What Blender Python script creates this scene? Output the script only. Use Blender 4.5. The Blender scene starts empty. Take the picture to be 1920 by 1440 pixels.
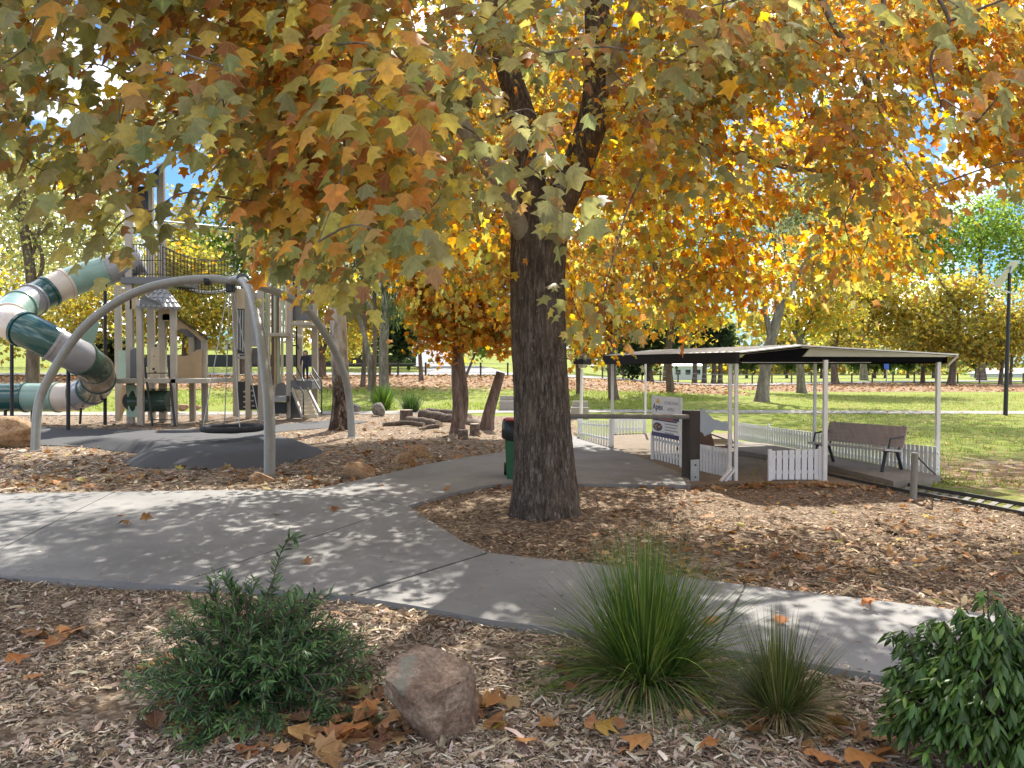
EXPOSURE, SUN_E, SKY_E, SUN_AZ, SUN_EL = 1.15, 4.8, 0.15, 8, 48
N_FAR, N_NEAR, THIN, N_SHADE = 1020, 165, .2, 430
import bpy, math, random
import numpy as np
from mathutils import Vector, Matrix

random.seed(7)
rng = np.random.default_rng(7)
C = bpy.context.scene.collection

# ------------------------------------------------------------------ camera geometry (metres; camera looks along +Y)
F, CX, CY, CAMZ = 1442.0, 960.0, 720.0, 1.7
PIT = math.atan(30 / F)
UP = (0, math.sin(PIT), math.cos(PIT))
FW = (0, math.cos(PIT), -math.sin(PIT))


def ss(a, b, x):
    t = np.clip((np.asarray(x, float) - a) / (b - a), 0, 1)
    return t * t * (3 - 2 * t)


def terr(x, y):
    s = 1 - ss(-2, 22, x)
    return s * (1.05 * ss(30, 60, y) + 0.8 * ss(62, 88, y) + 4.2 * ss(92, 135, y))


def ray(px, py):
    u, v = (px - CX) / F, (CY - py) / F
    return Vector((u, v * UP[1] + FW[1], v * UP[2] + FW[2]))


def W(px, py, d):
    """The point seen at a picture position at distance d along Y."""
    r = ray(px, py)
    return Vector((0, 0, CAMZ)) + r * (d / r.y)


def G(px, py, z=None):
    """The ground point seen at a picture position (on the terrain, or on the level z)."""
    r = ray(px, py)
    if z is not None:
        return Vector((0, 0, CAMZ)) + r * ((z - CAMZ) / r.z)
    d = 2.0
    while d < 400:
        p = Vector((0, 0, CAMZ)) + r * (d / r.y)
        if p.z <= float(terr(p.x, p.y)):
            return Vector((p.x, p.y, float(terr(p.x, p.y))))
        d *= 1.004
    return p


def proj(P):
    P = np.asarray(P, float)
    dx, dy, dz = P[:, 0], P[:, 1], P[:, 2] - CAMZ
    zf = dy * FW[1] + dz * FW[2]
    zu = dy * UP[1] + dz * UP[2]
    zf = np.where(np.abs(zf) < 1e-6, 1e-6, zf)
    return CX + F * dx / zf, CY - F * zu / zf, zf


# ------------------------------------------------------------------ noise
def _h(ix, iy, iz):
    n = (ix * 374761393 + iy * 668265263 + iz * 2147483647) & 0xffffffff
    n = ((n ^ (n >> 13)) * 1274126177) & 0xffffffff
    return ((n ^ (n >> 16)) & 0xffff) / 65535.0


def vnoise(P):
    P = np.asarray(P, float)
    i = np.floor(P).astype(np.int64)
    f = P - i
    f = f * f * (3 - 2 * f)
    out = 0
    for dx in (0, 1):
        for dy in (0, 1):
            for dz in (0, 1):
                w = (f[:, 0] if dx else 1 - f[:, 0]) * (f[:, 1] if dy else 1 - f[:, 1]) * (f[:, 2] if dz else 1 - f[:, 2])
                out = out + w * _h(i[:, 0] + dx, i[:, 1] + dy, i[:, 2] + dz)
    return out * 2 - 1


def fbm(P, o=3):
    P = np.asarray(P, float)
    s, a = 0, 1
    for k in range(o):
        s = s + a * vnoise(P * 2 ** k + 17.3 * k)
        a *= 0.5
    return s


# ------------------------------------------------------------------ materials
M = {}


class NT:
    def __init__(s, name):
        s.m = bpy.data.materials.new(name)
        s.m.use_nodes = True
        s.t = s.m.node_tree
        s.t.nodes.clear()
        s.out = s.n('ShaderNodeOutputMaterial')
        M[name] = s.m

    def n(s, typ, **kw):
        nd = s.t.nodes.new(typ)
        for k, v in kw.items():
            if hasattr(nd, k) and not k[0].isupper():
                setattr(nd, k, v)
            else:
                nd.inputs[k.replace('_', ' ')].default_value = v
        return nd

    def l(s, a, b):
        s.t.links.new(a, b)

    def coord(s, sc=(1, 1, 1)):
        tc = s.n('ShaderNodeTexCoord')
        mp = s.n('ShaderNodeMapping')
        mp.inputs['Scale'].default_value = sc
        s.l(tc.outputs['Object'], mp.inputs['Vector'])
        return mp.outputs['Vector']

    def noise(s, vec, scale, detail=4, rough=.6):
        nd = s.n('ShaderNodeTexNoise', Scale=scale, Detail=detail, Roughness=rough)
        s.l(vec, nd.inputs['Vector'])
        return nd.outputs['Fac']

    def ramp(s, fac, stops):
        r = s.n('ShaderNodeValToRGB')
        e = r.color_ramp.elements
        while len(e) < len(stops):
            e.new(0.5)
        for k, (p, c) in enumerate(stops):
            e[k].position = p
            e[k].color = (*c, 1)
        s.l(fac, r.inputs['Fac'])
        return r.outputs['Color']

    def mix(s, fac, a, b):
        nd = s.n('ShaderNodeMix', data_type='RGBA')
        if isinstance(fac, (int, float)):
            nd.inputs[0].default_value = fac
        else:
            s.l(fac, nd.inputs[0])
        for v, k in ((a, 6), (b, 7)):
            if isinstance(v, tuple):
                nd.inputs[k].default_value = (*v, 1)
            else:
                s.l(v, nd.inputs[k])
        return nd.outputs[2]

    def math(s, op, a, b):
        nd = s.n('ShaderNodeMath', operation=op)
        for v, k in ((a, 0), (b, 1)):
            if isinstance(v, (int, float)):
                nd.inputs[k].default_value = v
            else:
                s.l(v, nd.inputs[k])
        return nd.outputs[0]

    def bump(s, h, strength, dist):
        b = s.n('ShaderNodeBump', Strength=strength, Distance=dist)
        s.l(h, b.inputs['Height'])
        return b.outputs['Normal']

    def done(s, col, rough=.6, nrm=None, spec=.4, metal=0.0, coat=0.0):
        p = s.n('ShaderNodeBsdfPrincipled', Roughness=rough, Metallic=metal)
        p.inputs['Specular IOR Level'].default_value = spec
        p.inputs['Coat Weight'].default_value = coat
        if isinstance(col, tuple):
            p.inputs['Base Color'].default_value = (*col, 1)
        else:
            s.l(col, p.inputs['Base Color'])
        if nrm is not None:
            s.l(nrm, p.inputs['Normal'])
        s.l(p.outputs[0], s.out.inputs[0])
        return s.m


def plain(name, c, rough=.5, var=.18, scale=6, bump=.0, metal=0.0, spec=.4, stretch=(1, 1, 1), coat=0.0, detail=5):
    """A surface with mottled wear: base colour varied by noise."""
    t = NT(name)
    v = t.coord(stretch)
    f = t.noise(v, scale, detail)
    lo = tuple(x * (1 - var) for x in c)
    hi = tuple(min(1, x * (1 + var)) for x in c)
    f2 = t.noise(v, scale * 9, 3)
    fm = t.math('ADD', t.math('MULTIPLY', f, .65), t.math('MULTIPLY', f2, .35))
    col = t.ramp(fm, [(.3, lo), (.5, c), (.7, hi)])
    nr = t.bump(f2, bump, .01) if bump else None
    return t.done(col, rough, nr, spec, metal, coat)


def leafmat(name, trans=.45, rough=.55, spec=.25, gain=1.35, vein=False):
    t = NT(name)
    a = t.n('ShaderNodeAttribute', attribute_name='Col')
    v = t.coord()
    f = t.noise(v, 22, 3)
    if vein:
        la = t.n('ShaderNodeAttribute', attribute_name='Leaf')
        sp = t.n('ShaderNodeSeparateColor')
        t.l(la.outputs['Color'], sp.inputs[0])
        xx, yy = sp.outputs[0], sp.outputs[1]
        dm = None
        for a0 in (0.0, .74, 1.32):
            e = t.math('ABSOLUTE', t.math('SUBTRACT', t.math('MULTIPLY', xx, math.cos(a0)), t.math('MULTIPLY', yy, math.sin(a0))), 0)
            dm = e if dm is None else t.math('MINIMUM', dm, e)
        vm = t.ramp(dm, [(.006, (.5, .5, .5)), (.03, (0, 0, 0))])
        bl = t.noise(v, 60, 3)
    mul = t.n('ShaderNodeMix', data_type='RGBA', blend_type='MULTIPLY')
    mul.inputs[0].default_value = 1
    t.l(a.outputs['Color'], mul.inputs[6])
    t.l(t.ramp(f, [(.3, (.8, .78, .75)), (.6, (1.08, 1.05, 1.0))]), mul.inputs[7])
    p = t.n('ShaderNodeBsdfPrincipled', Roughness=rough)
    p.inputs['Specular IOR Level'].default_value = spec
    base = mul.outputs[2]
    if vein:
        base = t.mix(t.ramp(bl, [(.56, (0, 0, 0)), (.72, (.55, .55, .55))]), base, (.23, .12, .045))
        base = t.mix(t.math('MULTIPLY', vm, .55), base, (.42, .37, .16))
    t.l(base, p.inputs['Base Color'])
    tr = t.n('ShaderNodeBsdfTranslucent')
    hs = t.n('ShaderNodeHueSaturation', Saturation=1.1, Value=gain)
    t.l(base, hs.inputs['Color'])
    t.l(hs.outputs[0], tr.inputs['Color'])
    mx = t.n('ShaderNodeMixShader')
    mx.inputs[0].default_value = trans
    t.l(p.outputs[0], mx.inputs[1])
    t.l(tr.outputs[0], mx.inputs[2])
    t.l(mx.outputs[0], t.out.inputs[0])
    return t.m


leafmat('plane_leaf', .52, .5, .3, 2.0, True)
leafmat('far_leaf', .5, .6, .2, 1.7)
leafmat('shrub_leaf', .22, .38, .45, 1.2)
leafmat('blade', .3, .45, .4, 1.3)
leafmat('dry_leaf', .2, .7, .2, 1.1, True)
leafmat('chip', .0, .85, .15, 1.0)


def concrete():
    t = NT('concrete_path')
    v = t.coord()
    a = t.noise(v, .7, 8, .62)
    b = t.noise(v, 7, 6, .7)
    c = t.noise(v, 150, 2, .8)
    col = t.ramp(a, [(.32, (.18, .177, .172)), (.5, (.24, .237, .232)), (.68, (.29, .285, .275))])
    col = t.mix(t.ramp(b, [(.55, (0, 0, 0)), (.72, (.45, .45, .45))]), col, (.155, .15, .142))
    col = t.mix(t.ramp(c, [(.58, (0, 0, 0)), (.72, (.5, .5, .5))]), col, (.12, .115, .11))
    st = t.noise(v, 3.1, 3, .85)
    col = t.mix(t.ramp(st, [(.66, (0, 0, 0)), (.72, (.35, .35, .35))]), col, (.16, .12, .085))
    return t.done(col, .88, t.bump(t.math('ADD', b, c), .35, .006), .3)


concrete()
plain('joint', (.05, .05, .05), .9)
plain('old_concrete', (.34, .31, .27), .9, .2, 1.6, .3)
plain('platform_concrete', (.23, .20, .165), .9, .22, 1.8, .3)
plain('dirt_floor', (.20, .155, .11), .95, .25, 3, .4)
plain('footpath', (.27, .25, .22), .9, .12, .7, .2)
plain('asphalt', (.24, .235, .235), .9, .15, .4, .2)
plain('rubber', (.062, .062, .064), .9, .18, 1.2, .3)
plain('white_paint', (.74, .75, .76), .5, .1, 5, .1)
plain('white_metal', (.72, .72, .70), .4, .1, 7)
plain('galvanised', (.34, .36, .36), .38, .16, 9, .1, .55)
plain('swing_paint', (.235, .235, .215), .4, .14, 8, .05, .25)
plain('dark_fascia', (.03, .031, .034), .9, .25, 3, .1, spec=.1)
plain('roof_sheet', (.62, .62, .60), .45, .2, 2.5, .1, .2)
plain('board_and_shade_black', (.009, .009, .01), 1.0, spec=0)  # black of beam and gable board; on the ceiling it is painted-in shade
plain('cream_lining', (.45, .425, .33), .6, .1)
plain('dark_timber', (.055, .045, .038), .8, .35, 8, .3, stretch=(1, 1, .15))
plain('grey_timber', (.20, .19, .17), .85, .3, 8, .4, stretch=(1, 1, .15))
plain('seat_timber_sunlit', (.46, .43, .41), .6, .15, 5, .1, stretch=(6, 1, 1))  # slats paled: sunlight on the seat put into the colour
plain('bench_timber', (.42, .33, .285), .6, .25, 5, .2, stretch=(6, 1, 1))
plain('bench_frame', (.055, .06, .065), .45, .2, 8, 0, .2)
plain('rail_steel', (.06, .055, .05), .6, .3, 8, .1, .4)
plain('sign_white', (.72, .73, .76), .35, .05, 4)
plain('sign_navy', (.03, .04, .14), .4, .1)
plain('sign_red', (.45, .05, .06), .4, .1)
plain('sign_gold', (.62, .45, .06), .4, .1)
plain('sign_grey', (.33, .34, .40), .4, .1)
plain('sign_ink', (.035, .03, .10), .4, .1)
plain('black_steel', (.018, .018, .02), .45, .2)
plain('black_plastic', (.014, .015, .016), .28, .2, 5, .1)
plain('bin_green', (.03, .12, .055), .42, .15, 4, .05)
plain('bin_red', (.42, .03, .05), .4, .1)
plain('play_post', (.37, .33, .27), .5, .1, 4)
plain('play_grey', (.13, .13, .132), .5, .1, 4)
plain('play_pale', (.30, .30, .30), .45, .1, 4)
plain('play_tan', (.40, .285, .165), .55, .12, 4)
plain('play_cream', (.56, .48, .35), .55, .1, 4)
plain('play_mint', (.34, .46, .36), .5, .1, 4)
plain('play_brown', (.13, .085, .06), .55, .15, 4)
plain('play_dark', (.028, .031, .034), .5, .2, 4)
plain('slide_teal', (.016, .07, .064), .22, .12, 3, .0, 0, .5, coat=.3)
plain('slide_sage', (.20, .31, .26), .3, .1, 3, coat=.2)
plain('slide_cream', (.55, .47, .39), .3, .1, 3, coat=.2)
plain('slide_grey', (.26, .255, .265), .3, .1, 3, coat=.2)
plain('slide_green', (.045, .085, .06), .25, .12, 3, coat=.3)
plain('slide_tan', (.25, .19, .13), .3, .12, 3, coat=.2)
plain('rope', (.03, .03, .032), .9)
plain('net_rope', (.10, .10, .10), .9)
plain('solar_glass', (.30, .33, .33), .2, .1, 8)
plain('teal_roof', (.10, .30, .29), .5)
plain('cream_wall', (.55, .50, .40), .8)
plain('pale_wall', (.55, .60, .64), .8)
plain('retaining_wall', (.045, .048, .055), .8, .25, 2)
plain('window_dark', (.03, .035, .04), .15)
plain('skin', (.45, .28, .2), .6)
plain('hair', (.02, .015, .012), .6)
plain('navy_cloth', (.025, .03, .05), .9)
plain('blue_sign', (.03, .10, .45), .4)
plain('wood_end', (.42, .34, .25), .85, .2, 14, .2)
plain('carved_white', (.58, .6, .62), .6, .12, 6)
plain('carved_brown', (.12, .06, .035), .6, .3, 6)
plain('seat_pine', (.55, .42, .27), .6, .12, 6, stretch=(1, 5, 1))


def bark(name, c0, c1, c2, sc=9, st=.18, b=.8, dist=.03, fleck=False):
    t = NT(name)
    v = t.coord((1, 1, st))
    w = t.noise(t.coord((1, 1, 1)), 2.2, 4)
    f = t.noise(v, sc, 6, .65)
    g = t.noise(v, sc * 4, 4, .7)
    fm = t.math('ADD', t.math('MULTIPLY', f, .7), t.math('MULTIPLY', g, .3))
    col = t.ramp(fm, [(.36, c0), (.5, c1), (.64, c2)])
    dk = t.mix(t.math('MULTIPLY', w, .5), col, c1)
    if fleck:
        fl = t.noise(t.coord((1, 1, .45)), 16, 3, .75)
        dk = t.mix(t.ramp(fl, [(.63, (0, 0, 0)), (.70, (.7, .7, .7))]), dk, (.36, .32, .28))
        pt = t.noise(t.coord((1, 1, .5)), 3.2, 3, .6)
        dk = t.mix(t.ramp(pt, [(.5, (0, 0, 0)), (.68, (.5, .5, .5))]), dk, (.17, .125, .09))
    return t.done(dk, .92, t.bump(fm, b, dist), .15)


bark('plane_bark', (.02, .015, .012), (.095, .075, .06), (.29, .245, .21), 30, .16, 1.0, .03, True)
bark('limb_bark', (.05, .04, .03), (.16, .13, .10), (.30, .26, .2), 10, .25, .6, .01)
bark('pale_limb', (.17, .15, .11), (.30, .27, .20), (.42, .38, .29), 7, .5, .4, .006)
bark('brown_bark', (.05, .035, .028), (.14, .10, .08), (.25, .19, .16), 8, .2, .8, .02)
bark('log_bark', (.04, .032, .026), (.13, .10, .08), (.24, .2, .17), 9, 1, .8, .02)
bark('far_bark', (.05, .035, .025), (.12, .09, .07), (.20, .16, .13), 4, .2, .6, .03)
bark('grey_bark', (.075, .065, .05), (.17, .15, .12), (.33, .30, .25), 4, .25, .5, .02)


def gum_bark():
    t = NT('gum_bark')
    v = t.coord((1, 1, .3))
    f = t.noise(v, 6, 5, .6)
    col = t.ramp(f, [(.34, (.13, .10, .08)), (.46, (.33, .29, .24)), (.62, (.52, .48, .41))])
    tc = t.n('ShaderNodeTexCoord')
    sp = t.n('ShaderNodeSeparateXYZ')
    t.l(tc.outputs['Object'], sp.inputs[0])
    g = t.noise(t.coord((1, 1, .35)), 9, 5, .7)
    h = t.math('SUBTRACT', t.math('MULTIPLY', g, 3.0), sp.outputs['Z'])
    hb = t.math('MULTIPLY', t.math('ADD', h, .6), 1.2)
    cl = t.n('ShaderNodeClamp')
    t.l(hb, cl.inputs[0])
    rough = t.ramp(g, [(.4, (.02, .015, .012)), (.55, (.08, .055, .04)), (.68, (.3, .24, .19))])
    c2 = t.mix(cl.outputs[0], col, rough)
    return t.done(c2, .9, t.bump(g, .7, .02), .15)


gum_bark()


def stone(name, c, c2, moss=None):
    t = NT(name)
    v = t.coord()
    f = t.noise(v, 7, 7, .7)
    g = t.noise(v, 45, 4, .7)
    col = t.ramp(f, [(.33, tuple(x * .35 for x in c)), (.45, c), (.58, c2), (.7, tuple(min(1, x * 1.25) for x in c2))])
    col = t.mix(t.ramp(g, [(.42, (.55, .55, .55)), (.62, (0, 0, 0))]), col, tuple(x * .3 for x in c))
    if moss:
        m = t.ramp(t.noise(v, 4.5, 4), [(.56, (0, 0, 0)), (.62, (.75, .75, .75))])
        col = t.mix(m, col, moss)
    hm = t.math('ADD', f, t.math('MULTIPLY', g, .5))
    return t.done(col, .85, t.bump(hm, .9, .02), .25)


stone('pink_stone', (.25, .165, .115), (.38, .28, .205), (.21, .21, .165))
stone('brown_stone', (.37, .225, .12), (.50, .34, .20))
stone('grey_stone', (.22, .2, .17), (.32, .29, .25))


def ground_mat():
    t = NT('ground_cover')
    tc = t.n('ShaderNodeTexCoord')
    v = tc.outputs['Object']
    # mulch
    vo = t.n('ShaderNodeTexVoronoi', Scale=34.0)
    vo.inputs['Randomness'].default_value = 1
    dn = t.n('ShaderNodeTexNoise', Scale=9.0, Detail=3.0)
    t.l(v, dn.inputs['Vector'])
    ad = t.n('ShaderNodeMix', data_type='RGBA')
    ad.inputs[0].default_value = .06
    t.l(v, ad.inputs[6])
    t.l(dn.outputs['Color'], ad.inputs[7])
    t.l(ad.outputs[2], vo.inputs['Vector'])
    n1 = t.noise(v, 60, 5, .75)
    n2 = t.noise(v, 1.3, 4)
    sep = t.n('ShaderNodeSeparateColor')
    t.l(vo.outputs['Color'], sep.inputs[0])
    fm = t.math('ADD', t.math('MULTIPLY', sep.outputs[0], .55), t.math('MULTIPLY', n1, .45))
    mul = t.ramp(fm, [(.2, (.065, .045, .03)), (.42, (.20, .145, .10)), (.6, (.34, .26, .185)), (.78, (.55, .46, .36))])
    mul = t.mix(t.math('MULTIPLY', n2, .45), mul, (.22, .155, .10))
    # grass
    g1 = t.noise(v, 38, 5, .8)
    g2 = t.noise(v, .5, 5, .6)
    gr = t.ramp(g1, [(.28, (.09, .125, .02)), (.48, (.20, .255, .045)), (.7, (.34, .38, .10))])
    gr = t.mix(t.ramp(g2, [(.42, (0, 0, 0)), (.66, (.55, .55, .55))]), gr, (.30, .27, .10))
    sp = t.noise(v, 9, 3, .9)
    gr = t.mix(t.ramp(sp, [(.60, (0, 0, 0)), (.66, (.85, .85, .85))]), gr, (.40, .29, .12))
    # leaf litter
    lv = t.n('ShaderNodeTexVoronoi', Scale=6.5)
    t.l(v, lv.inputs['Vector'])
    s2 = t.n('ShaderNodeSeparateColor')
    t.l(lv.outputs['Color'], s2.inputs[0])
    li = t.ramp(s2.outputs[0], [(.1, (.13, .08, .05)), (.45, (.27, .165, .10)), (.75, (.36, .235, .145)), (.95, (.52, .40, .29))])
    a = t.n('ShaderNodeAttribute', attribute_name='mask')
    sm = t.n('ShaderNodeSeparateColor')
    t.l(a.outputs['Color'], sm.inputs[0])
    en = t.noise(v, 5, 5, .7)

    def edge(x):
        return t.ramp(t.math('ADD', x, t.math('MULTIPLY', t.math('SUBTRACT', en, .5), .9)), [(.42, (0, 0, 0)), (.58, (1, 1, 1))])
    col = t.mix(edge(sm.outputs[1]), gr, li)
    col = t.mix(edge(sm.outputs[0]), col, mul)
    hb = t.math('ADD', fm, g1)
    return t.done(col, .95, t.bump(hb, .9, .03), .1)


ground_mat()


# ------------------------------------------------------------------ objects
def props(o, label=None, cat=None, group=None, kind=None):
    if label:
        o['label'] = label
    if cat:
        o['category'] = cat
    if group:
        o['group'] = group
    if kind:
        o['kind'] = kind
    return o


def thing(name, loc, label, cat, group=None):
    o = bpy.data.objects.new(name, None)
    o.empty_display_size = .2
    C.objects.link(o)
    o.location = loc
    return props(o, label, cat, group)


def root_loc(p):
    while p.parent:
        p = p.parent
    return np.array(p.location)


def np_mesh(name, V, Fc, col=None, smooth=False, mat=None, leaf=None):
    V = np.asarray(V, np.float32)
    Fc = np.asarray(Fc, np.int32)
    k = Fc.shape[1]
    me = bpy.data.meshes.new(name)
    me.vertices.add(len(V))
    me.vertices.foreach_set('co', V.ravel())
    me.loops.add(Fc.size)
    me.loops.foreach_set('vertex_index', Fc.ravel())
    me.polygons.add(len(Fc))
    me.polygons.foreach_set('loop_start', np.arange(0, Fc.size, k, dtype=np.int32))
    me.update(calc_edges=True)
    if smooth:
        me.polygons.foreach_set('use_smooth', np.ones(len(Fc), bool))
    if col is not None:
        at = me.color_attributes.new('Col', 'FLOAT_COLOR', 'POINT')
        c4 = np.ones((len(V), 4), np.float32)
        c4[:, :3] = col
        at.data.foreach_set('color', c4.ravel())
    if leaf is not None:
        at = me.color_attributes.new('Leaf', 'FLOAT_COLOR', 'POINT')
        n = len(V) // len(leaf)
        c4 = np.ones((len(leaf), 4), np.float32)
        c4[:, 0] = np.abs(leaf[:, 0])
        c4[:, 1] = np.maximum(leaf[:, 1], 0)
        at.data.foreach_set('color', np.tile(c4, (n, 1)).ravel())
    if mat:
        me.materials.append(M[mat])
    return me


def link(name, me, parent=None, loc=None, rz=0.0):
    o = bpy.data.objects.new(name, me)
    C.objects.link(o)
    if parent is not None:
        o.parent = parent
    if loc is not None:
        o.location = loc
    o.rotation_euler = (0, 0, rz)
    return o


def np_obj(name, V, Fc, mat, parent=None, col=None, smooth=False, leaf=None):
    V = np.asarray(V, float)
    if parent is not None:
        V = V - root_loc(parent)
        return link(name, np_mesh(name, V, Fc, col, smooth, mat, leaf), parent)
    c = V.mean(0)
    c[2] = V[:, 2].min()
    return link(name, np_mesh(name, V - c, Fc, col, smooth, mat), None, c)


class MB:
    """Collects shapes (world coordinates) for ONE mesh object."""

    def __init__(s):
        s.v, s.f, s.mi, s.sm = [], [], [], []
        s.m = 0

    def add(s, vs, fs, smooth=False):
        b = len(s.v)
        s.v += [tuple(x) for x in vs]
        for f in fs:
            s.f.append([i + b for i in f])
            s.mi.append(s.m)
            s.sm.append(smooth)
        return s

    def box(s, c, size, rz=0.0, rx=0.0, ry=0.0, bev=0.0):
        R = Matrix.Rotation(rz, 3, 'Z') @ Matrix.Rotation(ry, 3, 'Y') @ Matrix.Rotation(rx, 3, 'X')
        h = [x / 2 for x in size]
        if bev <= 0:
            vs = [Vector((x * h[0], y * h[1], z * h[2])) for x in (-1, 1) for y in (-1, 1) for z in (-1, 1)]
            fs = [(0, 1, 3, 2), (4, 6, 7, 5), (0, 4, 5, 1), (2, 3, 7, 6), (0, 2, 6, 4), (1, 5, 7, 3)]
        else:
            import bmesh
            bm = bmesh.new()
            bmesh.ops.create_cube(bm, size=1)
            for q in bm.verts:
                q.co = Vector((q.co.x * size[0], q.co.y * size[1], q.co.z * size[2]))
            bmesh.ops.bevel(bm, geom=bm.edges[:], offset=bev, segments=2, affect='EDGES', profile=.5)
            bm.verts.index_update()
            vs = [q.co.copy() for q in bm.verts]
            fs = [[q.index for q in f.verts] for f in bm.faces]
            bm.free()
        return s.add([R @ q + Vector(c) for q in vs], fs)

    def pb(s, x0, x1, y0, y1, d, th=.06):
        """Box whose front face covers a picture rectangle at distance d."""
        a, b = W(x0, y1, d), W(x1, y0, d)
        c = ((a.x + b.x) / 2, d + th / 2, (a.z + b.z) / 2)
        return s.box(c, (abs(b.x - a.x), th, abs(b.z - a.z)), bev=min(.012, th * .2))

    def bar(s, a, b, w, h=None, bev=0.0):
        """A straight rectangular bar from a to b."""
        a, b = Vector(a), Vector(b)
        d = b - a
        L = d.length
        q = d.to_track_quat('X', 'Z')
        h = h or w
        b2 = MB().box((0, 0, 0), (L, w, h), bev=bev)
        m = (a + b) / 2
        return s.add([q @ Vector(v) + m for v in b2.v], b2.f)

    def tube(s, pts, r, n=10, cap=True, smooth=True):
        pts = [Vector(p) for p in pts]
        k = len(pts)
        rs = r if hasattr(r, '__len__') else [r] * k
        t0 = (pts[1] - pts[0]).normalized()
        ref = Vector((0, 0, 1)) if abs(t0.z) < .9 else Vector((1, 0, 0))
        u = t0.cross(ref).normalized()
        vs, fs = [], []
        for i in range(k):
            t = (pts[min(i + 1, k - 1)] - pts[max(i - 1, 0)]).normalized()
            u = (u - t * u.dot(t)).normalized()
            w = t.cross(u)
            for j in range(n):
                a = 2 * math.pi * j / n
                vs.append(pts[i] + (u * math.cos(a) + w * math.sin(a)) * rs[i])
        for i in range(k - 1):
            for j in range(n):
                a, b = i * n + j, i * n + (j + 1) % n
                fs.append((a, b, b + n, a + n))
        s.add(vs, fs, smooth)
        if cap:
            s.add(vs[:n], [list(range(n))[::-1]])
            s.add(vs[-n:], [list(range(n))])
        return s

    def prism(s, poly, z0, z1):
        n = len(poly)
        vs = [(p[0], p[1], z0) for p in poly] + [(p[0], p[1], z1) for p in poly]
        fs = [list(range(n))[::-1], list(range(n, 2 * n))]
        fs += [(i, (i + 1) % n, n + (i + 1) % n, n + i) for i in range(n)]
        return s.add(vs, fs)

    def slab(s, poly, off):
        """A planar polygon (3-D points) given thickness along vector off."""
        n = len(poly)
        off = Vector(off)
        vs = [Vector(p) for p in poly] + [Vector(p) + off for p in poly]
        fs = [list(range(n))[::-1], list(range(n, 2 * n))]
        fs += [(i, (i + 1) % n, n + (i + 1) % n, n + i) for i in range(n)]
        return s.add(vs, fs)

    def lathe(s, c, prof, n=24, smooth=True):
        vs, fs = [], []
        for (r, z) in prof:
            for j in range(n):
                a = 2 * math.pi * j / n
                vs.append((c[0] + r * math.cos(a), c[1] + r * math.sin(a), c[2] + z))
        for i in range(len(prof) - 1):
            for j in range(n):
                a, b = i * n + j, i * n + (j + 1) % n
                fs.append((a, b, b + n, a + n))
        return s.add(vs, fs, smooth)

    def torus(s, c, R, r, n=40, k=10, axis='Z'):
        pts = []
        for i in range(n + 1):
            a = 2 * math.pi * i / n
            pts.append((c[0] + R * math.cos(a), c[1] + R * math.sin(a), c[2]))
        return s.tube(pts, r, k, cap=False)

    def build(s, name, mats, parent=None, at=None):
        mats = [mats] if isinstance(mats, str) else mats
        V = np.array(s.v, float)
        loc = None
        if parent is not None:
            V = V - root_loc(parent)
        else:
            c = np.array(at) if at is not None else np.array([*(V.min(0) + V.max(0))[:2] / 2, V[:, 2].min()])
            V = V - c
            loc = c
        me = bpy.data.meshes.new(name)
        me.from_pydata(V.tolist(), [], s.f)
        for m in mats:
            me.materials.append(M[m])
        me.polygons.foreach_set('material_index', np.array(s.mi, np.int32))
        me.polygons.foreach_set('use_smooth', np.array(s.sm, bool))
        me.update()
        return link(name, me, parent, loc)


def smooth_path(pts, n=8):
    """Catmull-Rom through the points."""
    P = [np.array(p, float) for p in pts]
    P = [2 * P[0] - P[1]] + P + [2 * P[-1] - P[-2]]
    out = []
    for i in range(1, len(P) - 2):
        for k in range(n):
            t = k / n
            a, b, c, d = P[i - 1], P[i], P[i + 1], P[i + 2]
            out.append(.5 * ((2 * b) + (c - a) * t + (2 * a - 5 * b + 4 * c - d) * t * t + (3 * b - a - 3 * c + d) * t ** 3))
    out.append(P[-2])
    return out


# ------------------------------------------------------------------ leaves
def _leaf_full():
    half = [(.10, -.10), (.36, -.06), (.50, .06), (.36, .22), (.33, .30), (.60, .56), (.42, .56), (.24, .60), (.13, .78)]
    pts = [(0, 0)] + half + [(0, 1.0)] + [(-x, y) for x, y in half[::-1]]
    V = [(0, .22, .03)]
    for x, y in pts:
        V.append((x, y, -.32 * abs(x) ** 1.3 - .18 * max(0, y - .3) ** 2 + (.05 if x == 0 else 0)))
    n = len(pts)
    T = [(0, 1 + i, 1 + (i + 1) % n) for i in range(n)]
    return np.array(V), np.array(T)


def _leaf_mid():
    half = [(.42, .0), (.30, .27), (.54, .58), (.2, .6)]
    pts = [(0, -.05)] + half + [(0, 1.0)] + [(-x, y) for x, y in half[::-1]]
    V = [(0, .22, .03)]
    for x, y in pts:
        V.append((x, y, -.3 * abs(x) - .15 * max(0, y - .3) ** 2))
    n = len(pts)
    T = [(0, 1 + i, 1 + (i + 1) % n) for i in range(n)]
    return np.array(V), np.array(T)


LEAF_FULL, LEAF_MID = _leaf_full(), _leaf_mid()
LEAF_QUAD = (np.array([(0, 0, 0), (.38, .5, .1), (0, 1, 0), (-.38, .5, .1)]), np.array([(0, 1, 2), (0, 2, 3)]))
LANCE = (np.array([(0, 0, 0), (.13, .35, -.03), (0, .4, .03), (-.13, .35, -.03), (.10, .7, -.1), (0, .72, -.05), (-.10, .7, -.1), (0, 1, -.17)]),
         np.array([(0, 1, 2), (0, 2, 3), (1, 4, 5), (1, 5, 2), (3, 2, 5), (3, 5, 6), (4, 7, 5), (5, 7, 6)]))


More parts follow.
